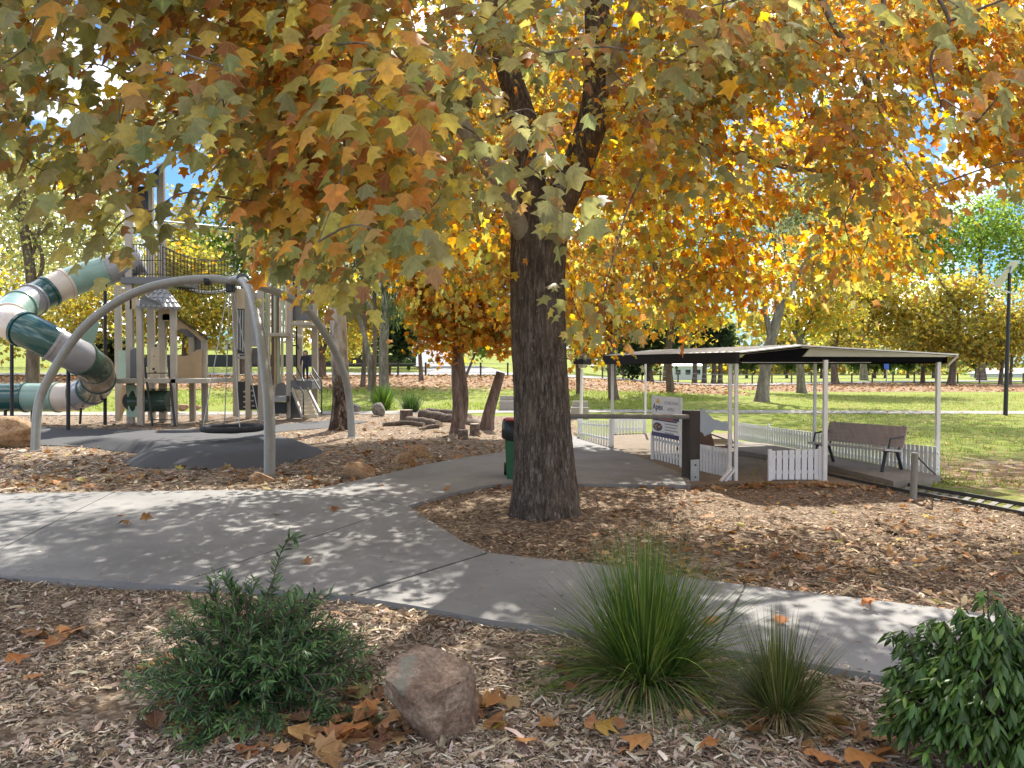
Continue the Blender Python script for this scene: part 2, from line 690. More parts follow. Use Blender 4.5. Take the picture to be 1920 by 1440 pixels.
def frames(ax, nr):
    """Rotation matrices with local y = ax and local z close to nr."""
    y = ax / np.linalg.norm(ax, axis=1, keepdims=True)
    x = np.cross(y, nr)
    x /= np.linalg.norm(x, axis=1, keepdims=True) + 1e-9
    z = np.cross(x, y)
    return np.stack([x, y, z], axis=2)


def scatter(tpl, pos, R, sc, col, zj=None):
    tv, tf = tpl
    n, k = len(pos), len(tv)
    if zj is not None:
        R = R.copy()
        R[:, :, 2] *= rng.uniform(zj[0], zj[1], n)[:, None]
        R[:, :, 0] *= rng.uniform(.8, 1.12, n)[:, None]
    V = np.einsum('nij,kj->nki', R, tv) * sc[:, None, None] + pos[:, None, :]
    Fc = tf[None] + (np.arange(n) * k)[:, None, None]
    return V.reshape(-1, 3), Fc.reshape(-1, 3), np.repeat(col, k, axis=0)


def rdir(n):
    v = rng.normal(size=(n, 3))
    return v / np.linalg.norm(v, axis=1, keepdims=True)


def pick(pal, n):
    """Colours from a palette of (weight, rgb) with a little variation."""
    w = np.array([p[0] for p in pal], float)
    c = np.array([p[1] for p in pal])
    i = rng.choice(len(pal), n, p=w / w.sum())
    return np.clip(c[i] * rng.uniform(.72, 1.28, (n, 1)) * rng.uniform(.92, 1.08, (n, 3)), 0.004, 1)
# ------------------------------------------------------------------ camera, sun, sky
cam = bpy.data.cameras.new('camera')
cam.lens = 36 * F / 1920
cam.sensor_width = 36
cam.clip_end = 2000
cam.clip_start = .05
co = bpy.data.objects.new('camera', cam)
C.objects.link(co)
co.location = (0, 0, CAMZ)
co.rotation_euler = (math.pi / 2 - PIT, 0, 0)
sc = bpy.context.scene
sc.camera = co
sc.view_settings.view_transform = 'Standard'
sc.view_settings.look = 'None'
sc.view_settings.exposure = EXPOSURE
sc.view_settings.gamma = 1
sc.cycles.max_bounces = 10
sc.cycles.diffuse_bounces = 5
sc.cycles.transmission_bounces = 6
sc.cycles.use_denoising = True

AZ, EL = math.radians(SUN_AZ), math.radians(SUN_EL)
sun = bpy.data.lights.new('sun', 'SUN')
sun.energy = SUN_E
sun.angle = math.radians(.55)
sun.color = (1, .94, .84)
so = bpy.data.objects.new('sun', sun)
C.objects.link(so)
S = Vector((math.sin(AZ) * math.cos(EL), math.cos(AZ) * math.cos(EL), math.sin(EL)))
so.rotation_euler = S.to_track_quat('Z', 'Y').to_euler()
so.location = S * 60

w = bpy.data.worlds.new('World')
sc.world = w
w.use_nodes = True
nt = w.node_tree
nt.nodes.clear()
sky = nt.nodes.new('ShaderNodeTexSky')
sky.sky_type = 'NISHITA'
sky.sun_disc = False
sky.sun_elevation = EL
sky.sun_rotation = AZ
sky.air_density = 1.0
sky.dust_density = .6
tc = nt.nodes.new('ShaderNodeTexCoord')
mp = nt.nodes.new('ShaderNodeMapping')
mp.inputs['Scale'].default_value = (1, 1, 2.2)
nz = nt.nodes.new('ShaderNodeTexNoise')
nz.inputs['Scale'].default_value = 3.1
nz.inputs['Detail'].default_value = 8
nz.inputs['Roughness'].default_value = .58
rp = nt.nodes.new('ShaderNodeValToRGB')
rp.color_ramp.elements[0].position = .48
rp.color_ramp.elements[1].position = .62
mx = nt.nodes.new('ShaderNodeMix')
mx.data_type = 'RGBA'
mx.inputs[7].default_value = (13.5, 13.2, 12.8, 1)
bg = nt.nodes.new('ShaderNodeBackground')
bg.inputs['Strength'].default_value = SKY_E
ow = nt.nodes.new('ShaderNodeOutputWorld')
L = nt.links.new
L(tc.outputs['Generated'], mp.inputs['Vector'])
L(mp.outputs['Vector'], nz.inputs['Vector'])
L(nz.outputs['Fac'], rp.inputs['Fac'])
L(rp.outputs['Color'], mx.inputs[0])
tn = nt.nodes.new('ShaderNodeMix')
tn.data_type = 'RGBA'
tn.blend_type = 'MULTIPLY'
tn.inputs[0].default_value = 1
tn.inputs[7].default_value = (.22, .36, .55, 1)
L(sky.outputs[0], tn.inputs[6])
L(tn.outputs[2], mx.inputs[6])
L(mx.outputs[2], bg.inputs['Color'])
L(bg.outputs[0], ow.inputs[0])


# ------------------------------------------------------------------ ground (one sheet to the horizon)
def pip(x, y, poly):
    ins = np.zeros(len(x), bool)
    n = len(poly)
    for i in range(n):
        x0, y0 = poly[i][:2]
        x1, y1 = poly[(i + 1) % n][:2]
        c = ((y0 > y) != (y1 > y)) & (x < (x1 - x0) * (y - y0) / (y1 - y0 + 1e-12) + x0)
        ins ^= c
    return ins


GP = lambda lst, z=None: [G(a, b, z) for a, b in lst]
MULCH = [Vector((-60, -6, 0)), Vector((-60, 28, 0))] + GP([(-200, 776), (440, 776), (700, 772), (940, 780), (1078, 786), (1090, 828),
         (1290, 900), (1380, 900), (1560, 892), (1690, 922), (1770, 930), (1920, 968), (2300, 1070)]) + [Vector((60, 2, 0)), Vector((60, -6, 0))]


def spaced(lo, hi, near, st, g):
    a = list(np.arange(-near, near + 1e-6, st))
    x, s = near, st
    while x < hi:
        s *= g
        x += s
        a.append(x)
    x, s = -near, st
    while x > lo:
        s *= g
        x -= s
        a.insert(0, x)
    return np.array(a)


xs = spaced(-260, 260, 15, .25, 1.16)
ys = [-6.0]
while ys[-1] < 900:
    y = ys[-1]
    ys.append(y + (.25 if y < 26 else (y - 26) * .05 + .25))
ys = np.array(ys)
X, Y = np.meshgrid(xs, ys)
px_, py_ = X.ravel(), Y.ravel()
TREE = G(1022, 968)
Z = terr(px_, py_) + .05 * np.exp(-((px_ - TREE.x) ** 2 + (py_ - TREE.y) ** 2) / .55)
nr = ss(34, 24, py_)
Z = Z + nr * .014 * fbm(np.stack([px_ * 1.7, py_ * 1.7, 0 * px_], 1), 3) - .004
V = np.stack([px_, py_, Z], 1)
nx, ny = len(xs), len(ys)
I = np.arange(nx * ny).reshape(ny, nx)
Fq = np.stack([I[:-1, :-1], I[:-1, 1:], I[1:, 1:], I[1:, :-1]], -1).reshape(-1, 4)
mk = np.zeros((len(V), 3))
mk[:, 0] = pip(px_, py_, MULCH)
band = np.where(px_ < 14, ss(42, 47, py_) * ss(63, 59, py_), ss(53, 57, py_) * ss(86, 80, py_))
near_l = .42 * np.exp(-((px_ - 8.5) ** 2 / 8 + (py_ - 12) ** 2 / 12)) + .25 * ss(30, 14, py_)
mk[:, 1] = np.clip(band + near_l + .3 * np.exp(-((py_ - 33) / 6) ** 2), 0, 1)
me = np_mesh('ground', V, Fq, mk, True, 'ground_cover')
me.color_attributes[0].name = 'mask'
props(link('ground', me), kind='structure')

# ------------------------------------------------------------------ concrete paths
PZ = .045
NEAR_EDGE = [(-1500, 1000), (-260, 1062), (0, 1078), (300, 1095), (480, 1106), (660, 1117), (780, 1136), (920, 1162), (1060, 1180), (1350, 1216), (1680, 1271), (1960, 1322), (2300, 1390), (3400, 1600)]
FAR_EDGE = [(3400, 1335), (2300, 1205), (1920, 1160), (1710, 1133), (1400, 1097), (1260, 1079), (1110, 1056), (1000, 1046), (915, 1036), (870, 1016), (820, 985), (765, 948)]
BED = [(840, 926), (900, 911), (960, 905), (1085, 907), (1200, 909), (1296, 909)]
PAV = [(1290, 893), (1228, 868), (1150, 839), (1095, 824), (1068, 812), (1030, 802)]
UPL = [(985, 812), (960, 830), (940, 848), (870, 858), (800, 870), (700, 894), (640, 906), (590, 917), (480, 918), (0, 925), (-260, 928), (-1500, 940)]
PATH = GP(NEAR_EDGE + FAR_EDGE + BED + PAV + UPL, PZ)
mb = MB().prism(PATH, -.05, PZ)
props(mb.build('path', 'concrete_path'), kind='structure')


def joint(a, b, w=.012):
    a, b = G(*a, PZ), G(*b, PZ)
    m = MB()
    m.bar((a.x, a.y, PZ + .0015), (b.x, b.y, PZ + .0015), w, .003)
    props(m.build('path_joint', 'joint'), kind='structure')


joint((656, 1116), (914, 1037), .022)
joint((1338, 1212), (1398, 1098), .014)
joint((590, 918), (752, 946), .008)
joint((330, 1094), (735, 958), .007)
joint((-20, 1040), (215, 922), .007)

# the trodden floor of the little station, its kerb, the far paths and road
FL = GP([(1296, 909), (1290, 893), (1228, 868), (1150, 839), (1095, 824), (1150, 812), (1380, 812), (1382, 832), (1547, 872), (1690, 912), (1640, 912), (1560, 905), (1380, 907)], .02)
props(MB().prism(FL, -.03, .02).build('station_floor', 'dirt_floor'), kind='structure')


def strip(name, pts, width, off, mat, step=2.0):
    P = smooth_path([(x, y, 0) for x, y in pts], 24)
    P = np.array(P)[:, :2]
    t = np.gradient(P, axis=0)
    t /= np.linalg.norm(t, axis=1, keepdims=True)
    nrm = np.stack([-t[:, 1], t[:, 0]], 1)
    rows = []
    for k in np.linspace(-.5, .5, 7):
        q = P + nrm * k * width
        rows.append(np.stack([q[:, 0], q[:, 1], terr(q[:, 0], q[:, 1]) + off], 1))
    V = np.concatenate(rows)
    n = len(P)
    Fq = [(r * n + i, (r + 1) * n + i, (r + 1) * n + i + 1, r * n + i + 1) for r in range(6) for i in range(n - 1)]
    me = np_mesh(name, V, Fq, None, True, mat)
    return props(link(name, me), kind='structure')


strip('footpath', [(-60, 27), (-25, 28.2), (-8, 29), (2, 30.3), (8, 30), (20, 29.2), (60, 28)], 2.0, .012, 'footpath')
strip('road', [(-120, 64), (-60, 65), (-20, 66), (10, 69), (40, 88), (70, 98), (160, 100)], 6.5, .09, 'asphalt')
strip('road', [(-4.0, 69), (-6.5, 82), (-9.5, 95), (-13.5, 118), (-19, 140)], 7.0, .11, 'asphalt')

# rubber safety surface and its raised mound
RUB = GP([(-60, 792), (70, 800), (120, 802), (300, 806), (470, 800), (640, 786), (690, 790), (640, 800), (560, 806), (470, 815), (380, 818), (250, 821), (150, 836), (60, 834), (20, 812), (-60, 806)], .015)
props(MB().prism(RUB, -.03, .015).build('rubber_surface', 'rubber'), kind='structure')
out = GP([(228, 866), (252, 876), (330, 879), (420, 880), (500, 876), (560, 864), (604, 846), (570, 833), (500, 824), (400, 820), (300, 822), (180, 822), (110, 832), (150, 838), (215, 846), (262, 852)])
cx, cy = G(420, 850).x, G(420, 850).y
nth, V, Fq = len(out) * 6, [], []
op = smooth_path(out + [out[0]], 6)[:-1]
prof = [(1.03, -.05), (1.0, .0), (.97, .02), (.82, .14), (.75, .195), (.66, .215), (.4, .222), (.2, .225), (.02, .225)]
for s_, z_ in prof:
    for p in op:
        V.append((cx + (p[0] - cx) * s_, cy + (p[1] - cy) * s_, z_))
n = len(op)
Fq = [(r * n + i, r * n + (i + 1) % n, (r + 1) * n + (i + 1) % n, (r + 1) * n + i) for r in range(len(prof) - 1) for i in range(n)]
me = np_mesh('rubber_mound', V, Fq, None, True, 'rubber')
props(link('rubber_mound', me), kind='structure')


# ------------------------------------------------------------------ wood chips, litter, grass blades
def sample_px(n, x0, x1, y0, y1, p=1.0):
    """Ground points, denser near by."""
    a = rng.uniform(x0, x1, n)
    b = y0 + (y1 - y0) * rng.random(n) ** p
    rx, v = (a - CX) / F, (CY - b) / F
    ry = v * UP[1] + FW[1]
    rz = v * UP[2] + FW[2]
    t = -CAMZ / rz
    return rx * t, ry * t


def outside_path(x, y):
    return ~pip(x, y, PATH) & ~pip(x, y, FL) & ~pip(x, y, RUB) & ~pip(x, y, op) & pip(x, y, MULCH)


def gz(x, y):
    return .014 * fbm(np.stack([x * 1.7, y * 1.7, 0 * x], 1), 3) + .05 * np.exp(-((x - TREE.x) ** 2 + (y - TREE.y) ** 2) / .55)


def chips(name, n, x0, x1, y0, y1, L0, L1, label, pal, p=1.0):
    x, y = sample_px(n, x0, x1, y0, y1, p)
    k = outside_path(x, y) & (fbm(np.stack([x * 2.6, y * 2.6, 0 * x], 1), 3) > -.55 + .5 * rng.random(len(x)) * (rng.random(len(x)) < .6))
    x, y = x[k], y[k]
    n = len(x)
    z = gz(x, y) + rng.uniform(0, .016, n)
    an = rng.uniform(0, 2 * math.pi, n)
    ax = np.stack([np.cos(an), np.sin(an), rng.normal(0, .22, n)], 1)
    nrm = np.stack([rng.normal(0, .35, n), rng.normal(0, .35, n), np.ones(n)], 1)
    tpl = (np.array([(-.12, 0, 0), (.12, 0, 0), (.15, .5, .07), (-.13, .5, .06), (.07, 1, -.02), (-.08, 1, .0)]), np.array([(0, 1, 2, 3), (3, 2, 4, 5)]))
    sc_ = rng.uniform(L0, L1, n) * rng.choice([.4, .6, .8, 1, 1.4, 2.2], n, p=[.2, .22, .22, .2, .12, .04])
    R = frames(ax, nrm)
    R[:, :, 0] *= (.28 + 1.1 * rng.random(n) ** 2)[:, None]
    tv, tf = tpl
    V = np.einsum('nij,kj->nki', R, tv) * sc_[:, None, None] + np.stack([x, y, z], 1)[:, None, :]
    Fc = tf[None] + (np.arange(n) * 6)[:, None, None]
    me = np_mesh(name, V.reshape(-1, 3), Fc.reshape(-1, 4), np.repeat(pick(pal, n), 6, axis=0), False, 'chip')
    props(link(name, me), label, 'mulch', None, 'stuff')


CHIP = [(3, (.36, .29, .22)), (2.6, (.24, .185, .135)), (2.4, (.47, .39, .31)), (1.5, (.09, .066, .05)), (1.3, (.62, .54, .45)), (.7, (.31, .20, .12))]
chips('wood_chips', 165000, -150, 2070, 1085, 1500, .017, .050, 'tan and grey wood chip mulch along the front of the path', CHIP)
chips('wood_chips', 80000, 700, 2100, 905, 1170, .026, .066, 'brown wood chip mulch round the big tree trunk', [(3, (.30, .20, .12)), (2.6, (.20, .135, .085)), (2.2, (.42, .32, .22)), (1.1, (.09, .06, .042)), (1.2, (.55, .45, .34))])
chips('wood_chips', 34000, -100, 1080, 775, 925, .05, .12, 'pale wood chip mulch spread through the playground', CHIP)

# chips kicked over the edge of the concrete, and crumbs of leaf on it
E = np.array([p[:2] for p in PATH])
seg = np.roll(E, -1, axis=0) - E
sl_ = np.linalg.norm(seg, axis=1)
n = 5200
i = rng.choice(len(E), n, p=sl_ / sl_.sum())
q = E[i] + seg[i] * rng.random((n, 1))
q = q + np.stack([-seg[i][:, 1], seg[i][:, 0]], 1) / sl_[i][:, None] * (rng.exponential(.045, n) * rng.choice([-1, 1], n))[:, None]
k = pip(q[:, 0], q[:, 1], PATH) & (q[:, 1] < 22) & (fbm(np.stack([q[:, 0] * 1.3, q[:, 1] * 1.3, 0 * q[:, 0]], 1), 2) > -.25)
q = q[k]
q = np.concatenate([q, np.stack(sample_px(1500, -60, 1980, 860, 1260), 1)])
q = q[pip(q[:, 0], q[:, 1], PATH)]
n = len(q)
an = rng.uniform(0, 6.28, n)
ax = np.stack([np.cos(an), np.sin(an), rng.normal(0, .1, n)], 1)
R = frames(ax, np.stack([rng.normal(0, .2, n), rng.normal(0, .2, n), np.ones(n)], 1))
R[:, :, 0] *= rng.uniform(.4, 1.4, n)[:, None]
tv = np.array([(-.14, 0, 0), (.14, 0, 0), (.15, .5, .07), (-.13, .5, .06), (.07, 1, -.02), (-.08, 1, .0)])
sz = rng.uniform(.012, .04, n)
V = np.einsum('nij,kj->nki', R, tv) * sz[:, None, None] + np.column_stack([q, np.full(n, PZ + .004)])[:, None, :]
Fc = np.array([(0, 1, 2, 3), (3, 2, 4, 5)])[None] + (np.arange(n) * 6)[:, None, None]
props(link('wood_chips', np_mesh('wood_chips', V.reshape(-1, 3), Fc.reshape(-1, 4), np.repeat(pick(CHIP, n), 6, axis=0), False, 'chip')), 'crumbs of mulch strewn over the edges of the concrete path', 'mulch', None, 'stuff')

LITTER = [(3, (.34, .175, .075)), (3, (.40, .235, .12)), (2, (.26, .12, .05)), (1.3, (.46, .31, .18)), (.7, (.18, .09, .045)), (.6, (.40, .33, .10))]


def leaf_pose(x, y, z, tilt=.35):
    n = len(x)
    an = rng.uniform(0, 2 * math.pi, n)
    ax = np.stack([np.cos(an), np.sin(an), rng.normal(0, tilt * .6, n)], 1)
    nrm = np.stack([rng.normal(0, tilt, n), rng.normal(0, tilt, n), rng.choice([-1, 1], n) * np.ones(n)], 1)
    return np.stack([x, y, z], 1), frames(ax, nrm)


def litter(name, x, y, s0, s1, label, pal=LITTER, tpl=LEAF_MID, lift=.03):
    n = len(x)
    z = terr(x, y) + rng.uniform(.012, lift, n)
    pos, R = leaf_pose(x, y, z)
    V, Fc, c = scatter(tpl, pos, R, rng.uniform(s0, s1, n), pick(pal, n), (.4, 2.5))
    me = np_mesh(name, V, Fc, c, False, 'dry_leaf', tpl[0])
    props(link(name, me), label, 'leaf litter', None, 'stuff')


x, y = sample_px(2600, -100, 2050, 720, 920)
k = outside_path(x, y)
litter('leaf_litter', x[k], y[k], .09, .17, 'drifts of dry orange leaves over the playground mulch')
x, y = sample_px(520, 1090, 2100, 905, 1150)
k = outside_path(x, y)
x, y = x[k], y[k]
xa = np.concatenate([x, rng.normal(5.2, 1.0, 420), rng.normal(7.2, .8, 260)])
ya = np.concatenate([y, rng.normal(11.1, .28, 420), rng.normal(9.8, .35, 260)])
k = outside_path(xa, ya)
litter('leaf_litter', xa[k], ya[k], .055, .115, 'brown leaves gathered along the rails and under the tree')
dr = []
for a, b, m_, sp_ in ((385, 1345, 26, .13), (440, 1360, 22, .12), (690, 1372, 34, .12), (650, 1330, 16, .10), (905, 1335, 14, .10), (1600, 1392, 26, .13), (1420, 1350, 12, .12), (1240, 1350, 10, .2), (120, 1190, 8, .15), (540, 1405, 14, .15), (330, 1240, 10, .12)):
    g = G(a, b)
    dr.append(np.stack([rng.normal(g.x, sp_ * 1.3, m_), rng.normal(g.y, sp_, m_)], 1))
dr = np.concatenate(dr)
dr = dr[~pip(dr[:, 0], dr[:, 1], PATH)]
litter('leaf_litter', dr[:, 0], dr[:, 1], .06, .135, 'small drifts of crumpled brown plane leaves round the rock, shrub and tussocks', [(3, (.34, .18, .09)), (3, (.25, .125, .06)), (2, (.42, .26, .14)), (1, (.16, .085, .05))], LEAF_FULL, .055)
x = rng.uniform(4, 30, 5200)
y = 11 + 34 * rng.random(5200) ** 1.4
k = ~pip(x, y, MULCH) & (x > .42 * y - 1)
litter('leaf_litter', x[k], y[k], .05, .12, 'small tan and yellow leaves scattered on the lawn', [(2, (.50, .36, .12)), (2, (.40, .26, .12)), (1, (.55, .45, .25))], LEAF_QUAD)
x = rng.uniform(-40, 45, 9000)
y = np.where(x < 14, rng.uniform(43, 63, 9000), rng.uniform(54, 84, 9000))
litter('leaf_litter', x, y, .16, .34, 'band of fallen russet leaves along the far edge of the lawn', LITTER, LEAF_QUAD, .10)


def blades(name, x, y, h0, h1, label, pal, lean=.35):
    n = len(x)
    z = terr(x, y)
    tv = np.array([(-.06, 0, 0), (.06, 0, 0), (.0, 0, 1)])
    a = rng.uniform(0, 6.28, n)
    h = rng.uniform(h0, h1, n)
    lx, ly = rng.normal(0, lean, n), rng.normal(0, lean, n)
    wv = rng.uniform(.09, .2, n) * h
    b0 = np.stack([x - wv * np.cos(a), y - wv * np.sin(a), z - .01], 1)
    b1 = np.stack([x + wv * np.cos(a), y + wv * np.sin(a), z - .01], 1)
    tp = np.stack([x + lx * h, y + ly * h, z + h], 1)
    V = np.stack([b0, b1, tp], 1).reshape(-1, 3)
    me = np_mesh(name, V, np.arange(3 * n).reshape(-1, 3), np.repeat(pick(pal, n), 3, axis=0), False, 'blade')
    props(link(name, me), label, 'grass', None, 'stuff')


x = rng.uniform(3.5, 34, 60000)
y = 11 + 38 * rng.random(60000) ** 1.5
k = ~pip(x, y, MULCH) & (x > .36 * y - .6) & (np.abs(y - 29.5) > 1.1) & (fbm(np.stack([x * .8, y * .8, 0 * x], 1), 3) > -.45)
blades('grass', x[k], y[k], .03, .09, 'short sunlit lawn grass behind the little station', [(3, (.19, .26, .04)), (2, (.29, .34, .07)), (1, (.36, .33, .12))])
x = rng.uniform(-26, 10, 24000)
y = rng.uniform(30.5, 46, 24000)
k = (fbm(np.stack([x * .5, y * .5, 0 * x], 1), 3) > -.35)
blades('grass', x[k], y[k], .05, .14, 'bright green lawn beyond the playground', [(3, (.18, .27, .035)), (2, (.29, .36, .06))])
# ------------------------------------------------------------------ boulders
def boulder(name, box, d, depth_ratio, seed, mat, label, facets=9, tilt=(0, 0), cat='rock', z0=None):
    """A boulder filling a picture box (x0, x1, y0, y1) at distance d."""
    x0, x1, y0, y1 = box
    a, b = W(x0, y1, d), W(x1, y0, d)
    wx, hz = (b.x - a.x) / 2, (b.z - a.z)
    import bmesh
    bm = bmesh.new()
    bmesh.ops.create_icosphere(bm, subdivisions=5, radius=1)
    V = np.array([v.co[:] for v in bm.verts])
    Fc = np.array([[v.index for v in f.verts] for f in bm.faces])
    bm.free()
    r = np.random.default_rng(seed)
    for k in range(facets):
        n = r.normal(size=3)
        n /= np.linalg.norm(n)
        lim = r.uniform(.62, .86) - (.10 if facets > 9 else 0)
        dd = V @ n
        V = V - np.outer(np.maximum(0, dd - lim) * .93, n)
    V = V * (1 + .06 * fbm(V * 2.2 + seed, 4)[:, None] + .018 * fbm(V * 9 + seed, 3)[:, None])
    V -= (V.max(0) + V.min(0)) / 2
    V /= (V.max(0) - V.min(0)) / 2
    V[:, 0] += V[:, 2] * tilt[0]
    V[:, 2] += V[:, 0] * tilt[1]
    V -= (V.max(0) + V.min(0)) / 2
    V /= (V.max(0) - V.min(0)) / 2
    V = V * np.array([wx, wx * depth_ratio, hz * .56]) + np.array([(a.x + b.x) / 2, d + wx * depth_ratio * .5, a.z + hz * .44])
    o = np_obj(name, V, Fc, mat, None, None, True)
    return props(o, label, cat)


boulder('boulder', (716, 898, 1246, 1428), 3.48, .85, 41, 'pink_stone', 'rough pinkish brown boulder in the mulch beside the spreading green shrub', 12, (-.1, -.30))
GR = 'boulders edging the playground mulch'
props(boulder('boulder', (-40, 55, 781, 838), 16.4, .8, 12, 'brown_stone', 'large brown boulder beside the foot of the swing frame', 8, (0, -.2)), group=GR)
props(boulder('boulder', (463, 511, 886, 914), 11.3, .8, 13, 'brown_stone', 'small round tan boulder touching the nearest swing leg', 5), group=GR)
props(boulder('boulder', (640, 704, 868, 903), 11.8, .8, 14, 'brown_stone', 'tan wedge shaped boulder at the edge of the concrete path', 9, (-.2, -.15)), group=GR)
props(boulder('boulder', (736, 774, 848, 876), 13.6, .8, 15, 'brown_stone', 'front boulder of the touching pair near the path, with leaves at its foot', 7, (.2, 0)), group=GR)
props(boulder('boulder', (764, 803, 834, 860), 14.6, .8, 16, 'brown_stone', 'rear rounder boulder of the touching pair near the path', 6), group=GR)
props(boulder('boulder', (696, 722, 755, 778), 27.0, .8, 17, 'grey_stone', 'grey boulder below the strappy green clump on the lawn edge', 6), group=GR)
props(boulder('boulder', (656, 676, 757, 771), 28.5, .8, 18, 'grey_stone', 'small dark boulder on the lawn edge behind the rear swing leg', 6), group=GR)
props(boulder('boulder', (330, 352, 757, 770), 28.4, .8, 19, 'brown_stone', 'reddish boulder seen between the legs under the play house', 6), group=GR)
props(boulder('boulder', (363, 376, 760, 769), 28.6, .8, 20, 'brown_stone', 'little reddish boulder beside the house leg of the play tower', 6), group=GR)


# ------------------------------------------------------------------ foreground shrubs and tussocks
def arc(p0, dirv, L, droop, n):
    """Points along a drooping stem."""
    p = np.array(p0, float)
    d = np.array(dirv, float)
    d /= np.linalg.norm(d)
    pts = [p.copy()]
    for k in range(n):
        d = d + np.array([0, 0, -droop / n])
        d /= np.linalg.norm(d)
        p = p + d * L / n
        pts.append(p.copy())
    return np.array(pts)


def stemmy(root, stems, leaf_len, pal, lw, per_m, stem_mat='far_bark', leafmat_='shrub_leaf', tip_pal=None):
    sm = MB()
    P, A, N, Sx, Cc = [], [], [], [], []
    for pts in stems:
        sm.tube(pts, np.linspace(.005, .0015, len(pts)), 5, cap=False)
        seg = np.linalg.norm(np.diff(pts, axis=0), axis=1)
        L = seg.sum()
        m = int(L * per_m)
        u = np.linspace(.18, 1, m) * (len(pts) - 1)
        i = np.minimum(u.astype(int), len(pts) - 2)
        q = pts[i] + (pts[i + 1] - pts[i]) * (u - i)[:, None]
        t = pts[i + 1] - pts[i]
        t = t / np.linalg.norm(t, axis=1, keepdims=True)
        side = np.cross(t, rdir(m))
        side /= np.linalg.norm(side, axis=1, keepdims=True) + 1e-9
        ax = side * .9 + t * .75 + np.array([0, 0, .12])
        P.append(q)
        A.append(ax)
        N.append(np.cross(ax, np.cross(np.tile([0, 0, 1.0], (m, 1)), ax)) + .5 * rdir(m))
        Sx.append(leaf_len * rng.uniform(.6, 1.2, m))
        c = pick(pal, m)
        if tip_pal is not None:
            tip = (np.linspace(0, 1, m) > .8) & (rng.random(m) < .7)
            c[tip] = pick(tip_pal, m)[tip]
        Cc.append(c)
    P, A, N, Sx, Cc = map(np.concatenate, (P, A, N, Sx, Cc))
    R = frames(A, N)
    R[:, :, 0] *= lw
    V, Fc, c = scatter(LANCE, P, R, Sx, Cc)
    sm.build('stems', stem_mat, root)
    np_obj('foliage', V, Fc, leafmat_, root, c)


b = G(480, 1318)
sh = thing('shrub', b, 'spreading dark green shrub with narrow leaves and one tall upright shoot', 'shrub')
stems = []
for k in range(120):
    a = rng.uniform(0, 2 * math.pi)
    el = rng.uniform(.02, 1.3)
    L = rng.uniform(.42, .74) * (1.05 - .32 * math.sin(el))
    st = arc((b.x + rng.normal(0, .04), b.y + rng.normal(0, .04), .02), (math.cos(a) * math.cos(el), math.sin(a) * math.cos(el), math.sin(el) + .15), L, rng.uniform(.25, .75), 8)
    stems.append(st)
    for j in range(3):
        i = rng.integers(2, 7)
        dv = (st[i + 1] - st[i])
        dv = dv / np.linalg.norm(dv) + rdir(1)[0] * .75
        stems.append(arc(st[i], dv, rng.uniform(.12, .26), .3, 5))
for (a, y0_) in ((395, 1085), (425, 1078), (450, 1100), (350, 1120), (520, 1092), (592, 1112), (560, 1120), (480, 1090), (620, 1160), (320, 1160)):
    e = W(a, y0_, b.y + rng.uniform(-.08, .12))
    q = b + Vector((rng.normal(0, .04), rng.normal(0, .03), .02))
    mid_ = q.lerp(e, .55) + Vector((rng.normal(0, .03), 0, .05))
    st = np.array(smooth_path([q, mid_, e], 4))
    stems.append(st)
    for j in (3, 4, 5, 6):
        stems.append(arc(st[j], (st[j + 1] - st[j]) / np.linalg.norm(st[j + 1] - st[j]) + rdir(1)[0] * .6, rng.uniform(.10, .2), .25, 5))
tall = [b + Vector((.02, 0, .02)), W(500, 1180, b.y - .02), W(512, 1090, b.y - .05), W(527, 1035, b.y - .05), W(545, 1008, b.y - .06), W(556, 1010, b.y - .06)]
stems.append(np.array(smooth_path(tall, 4)))
GREEN = [(4, (.045, .105, .042)), (3, (.065, .14, .05)), (1.5, (.10, .18, .055)), (.5, (.14, .2, .06))]
stemmy(sh, stems, .058, GREEN, .72, 100, tip_pal=[(1, (.10, .19, .06))])


def tussock(name, base, n, L0, L1, spread, pal, label, w0=.004, dead=0.0, droop=(.6, 1.9), group=None, rad=.07, up=.35):
    root = thing(name, base, label, 'grass clump', group)
    nseg = 9
    for part, cnt, pl, in (('leaves', int(n * (1 - dead)), pal), ('dry_leaves', int(n * dead), [(2, (.36, .28, .17)), (1, (.25, .18, .11)), (1, (.42, .36, .25))])):
        if cnt == 0:
            continue
        Vs, Fs = [], []
        cols = pick(pl, cnt)
        for k in range(cnt):
            a = rng.uniform(0, 2 * math.pi)
            rr = rad * math.sqrt(rng.random())
            el = math.pi / 2 - abs(rng.normal(0, spread))
            el = max(el, .06)
            L = rng.uniform(L0, L1)
            dr = rng.uniform(*droop) * (1 if part == 'leaves' else 1.4)
            if part == 'dry_leaves':
                el *= .5
                L *= .75
            p0 = (base.x + rr * math.cos(a), base.y + rr * math.sin(a), base.z + rng.uniform(0, .04))
            pts = arc(p0, (math.cos(a) * math.cos(el), math.sin(a) * math.cos(el), math.sin(el)), L, dr * (1.15 - math.sin(el) * .75), nseg)
            pts[:, 2] = np.maximum(pts[:, 2], base.z + .008)
            sd = np.array([-math.sin(a), math.cos(a), rng.normal(0, .3)])
            wv = w0 * rng.uniform(.6, 1.3) * np.minimum(1, np.linspace(1.2, .08, nseg + 1))
            b0 = len(Vs) * 2 * (nseg + 1)
            Vs.append(np.stack([pts - sd * wv[:, None], pts + sd * wv[:, None]], 1).reshape(-1, 3))
            for i in range(nseg):
                Fs.append((b0 + 2 * i, b0 + 2 * i + 1, b0 + 2 * i + 3, b0 + 2 * i + 2))
        np_obj(part, np.concatenate(Vs), Fs, 'blade', root, np.repeat(cols, 2 * (nseg + 1), axis=0))
    return root


